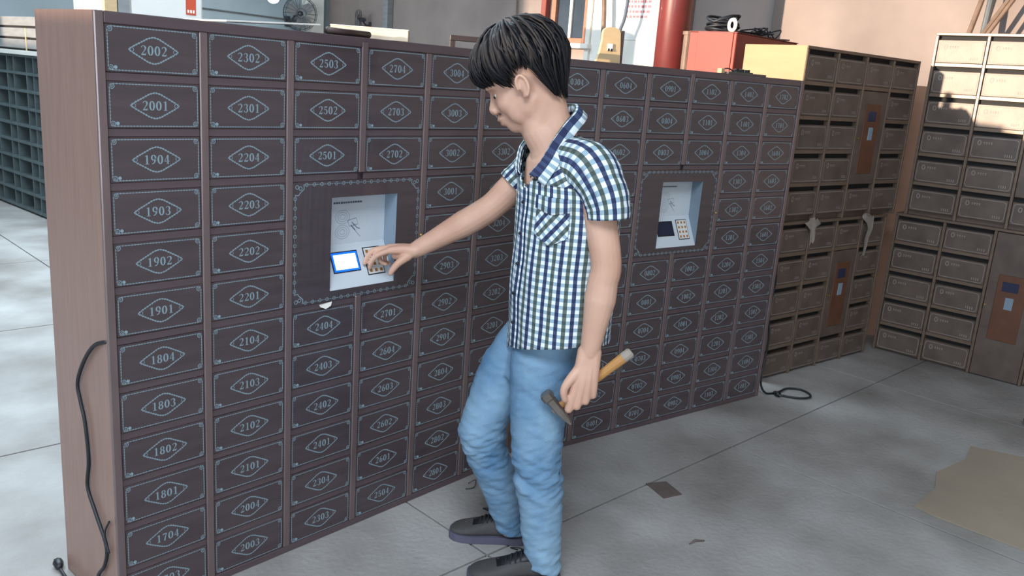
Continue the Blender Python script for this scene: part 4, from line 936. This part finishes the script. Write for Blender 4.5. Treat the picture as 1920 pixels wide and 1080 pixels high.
# ---- jeans
jb = MB()
far = [(0.066, 0.050, 0.80, 0.060), (0.040, 0.056, 0.735, 0.078), (-0.006, 0.051, 0.625, 0.083), (-0.034, 0.036, 0.523, 0.083), (-0.064, 0.022, 0.436, 0.077), (-0.058, 0.030, 0.370, 0.074), (-0.026, 0.043, 0.297, 0.070), (0.004, 0.057, 0.216, 0.064), (0.030, 0.070, 0.133, 0.058), (0.046, 0.082, 0.070, 0.053), (0.054, 0.086, 0.040, 0.050)]
near = [(0.148, -0.030, 0.80, 0.080), (0.128, -0.048, 0.755, 0.094), (0.112, -0.060, 0.715, 0.103), (0.110, -0.070, 0.662, 0.099), (0.108, -0.087, 0.582, 0.090), (0.107, -0.103, 0.501, 0.082), (0.112, -0.115, 0.421, 0.076), (0.123, -0.120, 0.335, 0.074), (0.139, -0.123, 0.247, 0.068), (0.146, -0.125, 0.157, 0.064), (0.155, -0.127, 0.090, 0.060), (0.160, -0.128, 0.045, 0.056)]
def circ(x, y, z, r, n=26, ry=1.0, tilt=0.0):
    return [(x + r * math.cos(2 * math.pi * k / n), y + r * ry * math.sin(2 * math.pi * k / n), z + tilt * r * math.cos(2 * math.pi * k / n)) for k in range(n)]
jb.ring_loft([circ(x, y, z, r, tilt=(-0.15 if i > 7 else 0)) for i, (x, y, z, r) in enumerate(far)]); jb.ring_loft([circ(x, y, z, r, ry=0.95, tilt=(-0.2 if i > 9 else 0)) for i, (x, y, z, r) in enumerate(near)])
jb.ring_loft([ering((0.072, 0.0, 0.63), 0.13, 0.085), ering((0.088, 0.0, 0.69), 0.150, 0.090), ering((0.112, -0.004, 0.76), 0.152, 0.092), ering((0.130, -0.012, 0.84), 0.150, 0.096), ering((0.142, -0.02, 0.90), 0.148, 0.098)])
jm = remeshed(jb, 'jeans', M_denim, 0.0042, 6, 0.5)
jm.calc_loop_triangles()
nrm = [v.normal.copy() for v in jm.vertices]
for v, nn in zip(jm.vertices, nrm):
    x, y, z = v.co
    amp = 0.0045 + 0.012 * math.exp(-((z - 0.36) / 0.09) ** 2) + 0.008 * math.exp(-((z - 0.07) / 0.05) ** 2) + 0.004 * math.exp(-((z - 0.64) / 0.06) ** 2)
    q = mnoise.noise(Vector((x * 9 + 3, y * 9, z * 42 + x * 16))) * 0.7 + mnoise.noise(Vector((x * 22, y * 22, z * 70 - x * 20))) * 0.35
    v.co = v.co + nn * (q * amp)
jm.update()
jeans = obj('jeans', jm, None, man); jeans['label'] = 'faded light blue denim jeans'
def seam(pts, r=0.0016): 
    b = MB(); b.tube(smooth_path(pts, 4), r, 5); return obj('seam', b, M_denim, jeans, smooth=True)
for pts in ([(0.205, -0.085, 0.74), (0.196, -0.10, 0.60), (0.185, -0.125, 0.45), (0.196, -0.13, 0.30), (0.208, -0.13, 0.15)],
            [(0.052, -0.128, 0.725), (0.060, -0.140, 0.69), (0.072, -0.145, 0.64)]): seam(pts)

# ---- shirt
NC = 96
secs = [(0.690, 0.152, -0.030, 0.178, 0.148), (0.800, 0.150, -0.030, 0.176, 0.146), (0.900, 0.150, -0.030, 0.174, 0.147), (1.000, 0.149, -0.030, 0.172, 0.144), (1.080, 0.148, -0.028, 0.176, 0.140), (1.160, 0.145, -0.022, 0.182, 0.136), (1.220, 0.138, -0.015, 0.184, 0.130), (1.270, 0.130, -0.006, 0.178, 0.122), (1.310, 0.122, 0.0, 0.162, 0.106), (1.340, 0.114, 0.002, 0.138, 0.094), (1.362, 0.104, 0.004, 0.104, 0.080), (1.378, 0.094, 0.003, 0.074, 0.068)]
def sec_at(z):
    for p, q in zip(secs[:-1], secs[1:]):
        if p[0] <= z <= q[0]:
            s = (z - p[0]) / (q[0] - p[0]); return [p[i] * (1 - s) + q[i] * s for i in range(5)]
    return list(secs[-1] if z > secs[-1][0] else secs[0])
def torso_pt(t, z, off=0.0):
    """t = 0 front centre, + towards the wearer's left, range -pi..pi"""
    _, x, y, a, bb = sec_at(z); e = 2.25
    cx, sx = math.cos(t), math.sin(t)
    w = 0.006 * mnoise.noise(Vector((t * 2.2, z * 7.0, 1.7))) + 0.004 * mnoise.noise(Vector((t * 5 + z * 9, z * 6 - t * 2, 4.2)))
    w *= 1.0 if z < 1.25 else 0.5
    return Vector((x, y, z)) + TF * ((bb + off + w) * math.copysign(abs(cx) ** (2 / e), cx)) + TL * ((a + off + w) * math.copysign(abs(sx) ** (2 / e), sx))
CIRC = 0.98
def grid_mesh(name, f, us, vs_, uvf, skip=None, wrap=False):
    V = []; F = []; UV = []
    nu, nv = len(us), len(vs_)
    for v in vs_:
        for u in us: V.append(tuple(f(u, v)))
    for j in range(nv - 1):
        for i in range(nu - 1):
            if skip and skip((us[i] + us[i + 1]) / 2, (vs_[j] + vs_[j + 1]) / 2): continue
            F.append((j * nu + i, j * nu + i + 1, (j + 1) * nu + i + 1, (j + 1) * nu + i)); UV.append([uvf(us[a], vs_[c]) for a, c in ((i, j), (i + 1, j), (i + 1, j + 1), (i, j + 1))])
    me = bpy.data.meshes.new(name); me.from_pydata(V, [], F); me.update()
    lay = me.uv_layers.new(name='cloth'); k = 0
    for q in UV:
        for c in q: lay.data[k].uv = c; k += 1
    me.polygons.foreach_set('use_smooth', [True] * len(F)); me.materials.append(M_shirt)
    return me
def cloth(name, me, parent, thick=0.0022):
    o = bpy.data.objects.new(name, me); COL.objects.link(o); o.parent = parent
    sd = o.modifiers.new('thickness', 'SOLIDIFY'); sd.thickness = thick; sd.offset = -1
    return o
ZV = 1.222
HEM = [(-math.pi, 0.765), (-1.8, 0.715), (-1.2, 0.700), (-0.6, 0.713), (-0.3, 0.728), (0, 0.743), (0.3, 0.758), (0.6, 0.771), (0.9, 0.781), (1.5, 0.796), (2.2, 0.786), (math.pi + 0.01, 0.765)]
def hem(t):
    for (a0, z0), (a1, z1) in zip(HEM[:-1], HEM[1:]):
        if a0 <= t <= a1: return z0 + (z1 - z0) * (t - a0) / (a1 - a0)
    return 0.765
ts = [-math.pi + 2 * math.pi * i / NC for i in range(NC + 1)]
vsn = [i / 70 for i in range(71)]
def tz(t, v): z0 = hem(t); return z0 + (1.378 - z0) * v
def vopen(t, v):
    z = tz(t, v)
    return z > ZV and (abs(t + 0.05) < (z - ZV) * (6.1 if t > -0.05 else 5.2) or (z > 1.360 and abs(t) < 1.9))
shirt = cloth('shirt', grid_mesh('shirt', lambda t, v: torso_pt(t, tz(t, v)), ts, vsn, lambda t, v: (t / (2 * math.pi) * CIRC, tz(t, v)), vopen), man)
shirt['label'] = 'white, navy and olive checked shirt'
# shoulder yokes cut on the bias
for s in (-1, 1):
    us = [s * (0.28 + 1.25 * i / 24) for i in range(25)]; vv = [1.245 + 0.125 * i / 14 for i in range(15)]
    ca, sa = math.cos(math.radians(62) * s), math.sin(math.radians(62) * s)
    def yk(t, z):
        t0 = 0.16 + max(0, (z - ZV)) * (5.8 if s > 0 else 4.9)
        tt = s * max(abs(t), t0) if s > 0 else -max(abs(t), t0 - 0.05)
        return torso_pt(tt, z, 0.0035)
    def yuv(t, z):
        x, y = t / (2 * math.pi) * CIRC, z; return (x * ca - y * sa, x * sa + y * ca)
    cloth('yoke', grid_mesh('yoke', yk, us, vv, yuv), shirt, 0.0015)
# sleeves
def sleeve(name, pts, radii, flatv):
    P = smooth_path(pts, 6); n = len(P); rr = []
    for i in range(n):
        q = i / (n - 1) * (len(radii) - 1); k = min(int(q), len(radii) - 2); rr.append(radii[k] * (1 - (q - k)) + radii[k + 1] * (q - k))
    frames = []; ref = None; L = [0.0]
    for i, p in enumerate(P):
        t = (P[min(i + 1, n - 1)] - P[max(i - 1, 0)]).normalized()
        if ref is None: ref = Vector((0, -1, 0.2))
        u = (ref - t * ref.dot(t)).normalized(); w = t.cross(u); ref = u; frames.append((p, u, w))
        if i: L.append(L[-1] + (P[i] - P[i - 1]).length)
    def f(a, i):
        p, u, w = frames[i]; r_ = rr[i] * (1 + 0.05 * mnoise.noise(Vector((a * 1.6, i * 0.22, flatv))) + 0.03 * mnoise.noise(Vector((a * 4, i * 0.5, flatv + 5))))
        return p + (u * math.cos(a) + w * math.sin(a)) * r_
    us = [2 * math.pi * k / 40 for k in range(41)]
    return cloth(name, grid_mesh(name, lambda a, i: f(a, int(i)), us, list(range(n)), lambda a, i: (a / (2 * math.pi) * 0.392, -L[int(i)])), shirt)
sleeve('sleeve', [(0.150, -0.085, 1.300), (0.196, -0.150, 1.292), (0.230, -0.190, 1.245), (0.246, -0.203, 1.205), (0.251, -0.206, 1.172)], [0.078, 0.077, 0.067, 0.061, 0.0585], 1.0)
sleeve('sleeve', [(0.095, 0.075, 1.290), (0.056, 0.150, 1.270), (0.028, 0.162, 1.240), (0.004, 0.160, 1.214), (-0.016, 0.158, 1.192)], [0.070, 0.070, 0.064, 0.062, 0.061], 9.0)
# collar: folded leaf round the neck
def collar(t, k):
    """t along the collar (0 back .. +-1 front ends), k across: 0 stand base, 1 fold, 2 leaf edge"""
    a = math.pi - abs(t) * (math.pi - 0.52); s = 1 if t >= 0 else -1
    c = Vector((0.080, 0.0, -0.012)); rr = 0.066 - 0.004 * abs(t)
    dirv = TF * math.cos(a) * 1.02 + TL * math.sin(a) * s
    zb = 1.372 - 0.075 * math.cos(a) - 0.02 * max(0, math.cos(a))
    if k == 0: return c + dirv * rr + Vector((0, 0, zb))
    if k == 1: return c + dirv * (rr - 0.004) + Vector((0, 0, zb + 0.030 * (1 - 0.25 * abs(t))))
    if k == 2: return c + dirv * (rr + 0.007) + Vector((0, 0, zb + 0.032 * (1 - 0.25 * abs(t))))
    drop = -0.008 + 0.056 * abs(t) ** 3
    return c + dirv * (rr + 0.034 + 0.008 * abs(t)) + Vector((0, 0, zb - drop)) + TF * 0.012 * abs(t) ** 4
def collar2(t, k):
    a = abs(t); s = 1 if t >= 0 else -1
    q = min(max((a - 0.30) / 0.35, 0.0), 1.0); q = q * q * (3 - 2 * q)
    p = collar(t * 0.9, k)
    z = 1.372 - 0.118 * max(a - 0.35, 0) / 0.65
    tv = -0.05 + s * max((z - ZV) * (6.1 if s > 0 else 5.2) - 0.03, 0.02)
    wv = 0.30 + 0.12 * a
    if k == 0: v = torso_pt(tv, z, 0.001)
    elif k == 1: v = torso_pt(tv + s * 0.02, z + 0.012, 0.010)
    elif k == 2: v = torso_pt(tv + s * 0.06, z + 0.012, 0.015)
    else: v = torso_pt(tv + s * wv, z - 0.012 * a, 0.011)
    return p.lerp(v, q)
us = [-1 + 2 * i / 48 for i in range(49)]
cloth('collar', grid_mesh('collar', lambda t, k: collar2(t, int(k)), us, [0, 1, 2, 3], lambda t, k: (k * 0.022 + 0.006, t * 0.24)), shirt, 0.002)
# placket strip, buttons, chest pocket
us = [-0.14, -0.10, -0.05, 0.0, 0.04]; vv = [0.745 + (ZV - 0.745) * i / 40 for i in range(41)]
cloth('placket', grid_mesh('placket', lambda t, z: torso_pt(t, z, 0.004), us, vv, lambda t, z: (t / (2 * math.pi) * CIRC + 0.011, z)), shirt, 0.0015)
for z in (0.82, 0.91, 1.00, 1.09, 1.18):
    p = torso_pt(-0.05, z, 0.006); b = MB(); b.ellipsoid(p, (0.005, 0.005, 0.005), 10, 6); obj('button', b, M_shoedark, shirt, smooth=True)
p = torso_pt(0.36, 1.258, 0.016); b = MB(); b.ellipsoid(p, (0.0065, 0.0065, 0.0065), 10, 6); obj('button', b, M_shoedark, shirt, smooth=True)
us = [0.34 + 0.72 * i / 14 for i in range(15)]; vv = [1.078 + 0.135 * i / 12 for i in range(13)]
c45 = math.cos(math.radians(40)); s45 = math.sin(math.radians(40))
cloth('pocket', grid_mesh('pocket', lambda t, z: torso_pt(t, max(z, 1.078 + 0.03 * abs((t - 0.70) / 0.36)), 0.0055), us, vv, lambda t, z: (t * 0.156 * c45 - z * s45, t * 0.156 * s45 + z * c45)), shirt, 0.002)
us = [0.33 + 0.74 * i / 14 for i in range(15)]; vv = [1.178 + 0.036 * i / 5 for i in range(6)]
cloth('pocket_flap', grid_mesh('pocket_flap', lambda t, z: torso_pt(t, z - 0.012 * (1 - abs((t - 0.70) / 0.37)) * (1.214 - z) / 0.036, 0.0085), us, vv, lambda t, z: (t * 0.156, z)), shirt, 0.002)

# ---- shoes
def shoe(heel, toe, label):
    heel = Vector((*heel, 0)); toe = Vector((*toe, 0)); ax = (toe - heel); Ln = ax.length; ax.normalize(); sd = Vector((-ax.y, ax.x, 0))
    prof = [(0.00, 0.024, 0.060), (0.05, 0.032, 0.078), (0.16, 0.036, 0.088), (0.30, 0.035, 0.092), (0.42, 0.037, 0.086), (0.55, 0.042, 0.072), (0.70, 0.047, 0.058), (0.82, 0.046, 0.050), (0.92, 0.038, 0.044), (0.98, 0.024, 0.036), (1.0, 0.010, 0.028)]
    rings = []
    for s, w, h in prof:
        ring = []
        for k in range(18):
            a = math.pi * 2 * k / 18; c, q = math.cos(a), math.sin(a)
            ring.append(heel + ax * (s * Ln) + sd * (w * math.copysign(abs(c) ** 0.8, c)) + Vector((0, 0, 0.018 + (h - 0.018) * (0.5 + 0.5 * math.copysign(abs(q) ** 0.75, q)))))
        rings.append(ring)
    b = MB(); b.ring_loft(rings); o = obj('shoe', b, M_shoe, man, smooth=True); o['label'] = label
    md = o.modifiers.new('sub', 'SUBSURF'); md.levels = 1; md.render_levels = 2
    b = MB(); bot = []; out = []
    for s, w, h in prof: out.append((s, w + 0.004))
    outline = [heel + ax * (s * Ln * 1.02 - 0.003) + sd * w for s, w in out] + [heel + ax * (s * Ln * 1.02 - 0.003) - sd * w for s, w in reversed(out)]
    b.ring_loft([[p + Vector((0, 0, z)) for p in outline] for z in (0.001, 0.012, 0.026)]); obj('sole', b, M_sole, o)
    b = MB(); rows = []     # dark tongue panel
    for s, w, h in prof[3:7]:
        rows.append([heel + ax * (s * Ln) + sd * (0.030 * math.cos(a)) + Vector((0, 0, h - 0.014 + 0.021 * math.sin(a))) for a in (math.pi * k / 8 for k in range(9))])
    b.ring_loft(rows, False, False); t = obj('tongue', b, M_shoedark, o, smooth=True); t.modifiers.new('s', 'SOLIDIFY').thickness = 0.003
    for i in range(4):
        s = 0.40 + i * 0.055; h = 0.088 - i * 0.0075; c = heel + ax * (s * Ln)
        b = MB(); b.tube(smooth_path([c - sd * 0.028 + Vector((0, 0, h - 0.010)), c + Vector((0, 0, h + 0.012)) + ax * 0.008, c + sd * 0.028 + Vector((0, 0, h - 0.010)) + ax * 0.014]), 0.003, 6); obj('lace', b, M_lace, o, smooth=True)
    c = heel + ax * (0.40 * Ln) + Vector((0, 0, 0.098)); b = MB(); b.tube(smooth_path([c, c + ax * 0.02 + sd * 0.02 + Vector((0, 0, 0.022)), c + ax * 0.045 + sd * 0.01 + Vector((0, 0, 0.016)), c + ax * 0.02 - sd * 0.005]), 0.0022, 6); obj('lace', b, M_lace, o, smooth=True)
    c = heel + ax * (0.665 * Ln) - sd * 0.006 + Vector((0, 0, 0.062)); b = MB(); b.ellipsoid(c, (0.009, 0.006, 0.005), 12, 8); obj('stud', b, M_stud, o, smooth=True)
    return o
shoe((0.105, 0.088), (-0.150, 0.096), 'dark grey laced shoe, foot farther from the camera'); shoe((0.212, -0.122), (-0.072, -0.158), 'dark grey laced shoe, foot nearer the camera')

# ------------------------------------------------------------------ the hammer he holds
M2 = man.matrix_basis if False else Matrix.Translation(man.location) @ Matrix.Rotation(math.radians(-49.155), 4, 'Z')
h_head = Vector((0.158, -0.192, 0.603)); h_tail = Vector((0.354, -0.186, 0.787)); ha = (h_tail - h_head).normalized()
hs = Vector((0.47, 0.06, -0.88)); hs = (hs - ha * hs.dot(ha)).normalized(); hw = ha.cross(hs)
ham = empty('hammer', M2 @ h_head, math.radians(-49.155)); tag(ham, 'hammer with wooden handle held in the hanging hand', 'hammer')
q0 = h_head
rel_ = lambda p: Vector(p) - q0
b = MB(); N = 12; L = (h_tail - h_head).length; rings = []
for s, rx, ry in ((-0.06, 0.008, 0.010), (0.05, 0.009, 0.011), (0.35, 0.010, 0.0125), (0.7, 0.0115, 0.0145), (0.92, 0.013, 0.016)):
    rings.append([rel_(h_head + ha * (s * L)) + hs * ry * math.cos(2 * math.pi * k / N) + hw * rx * math.sin(2 * math.pi * k / N) for k in range(N)])
b.ring_loft(rings); obj('handle', b, M_handle, ham, smooth=False)
rings = []
for s, rx, ry in ((0.90, 0.0132, 0.0162), (0.99, 0.0132, 0.0162), (1.01, 0.010, 0.012)):
    rings.append([rel_(h_head + ha * (s * L)) + hs * ry * math.cos(2 * math.pi * k / N) + hw * rx * math.sin(2 * math.pi * k / N) for k in range(N)])
b = MB(); b.ring_loft(rings); obj('handle_end', b, M_handleend, ham, smooth=False)
b = MB(); rings = []
for s, w, t in ((-0.060, 0.014, 0.014), (-0.056, 0.018, 0.018), (-0.040, 0.018, 0.018), (-0.034, 0.0145, 0.0145), (-0.014, 0.014, 0.015), (0.014, 0.014, 0.015), (0.038, 0.011, 0.015), (0.062, 0.004, 0.014)):
    rings.append([hs * s + ha * (w * cx) + hw * (t * cy) for cx, cy in ((-1, -0.6), (-0.6, -1), (0.6, -1), (1, -0.6), (1, 0.6), (0.6, 1), (-0.6, 1), (-1, 0.6))])
b.ring_loft(rings); obj('head', b, M_steel, ham)
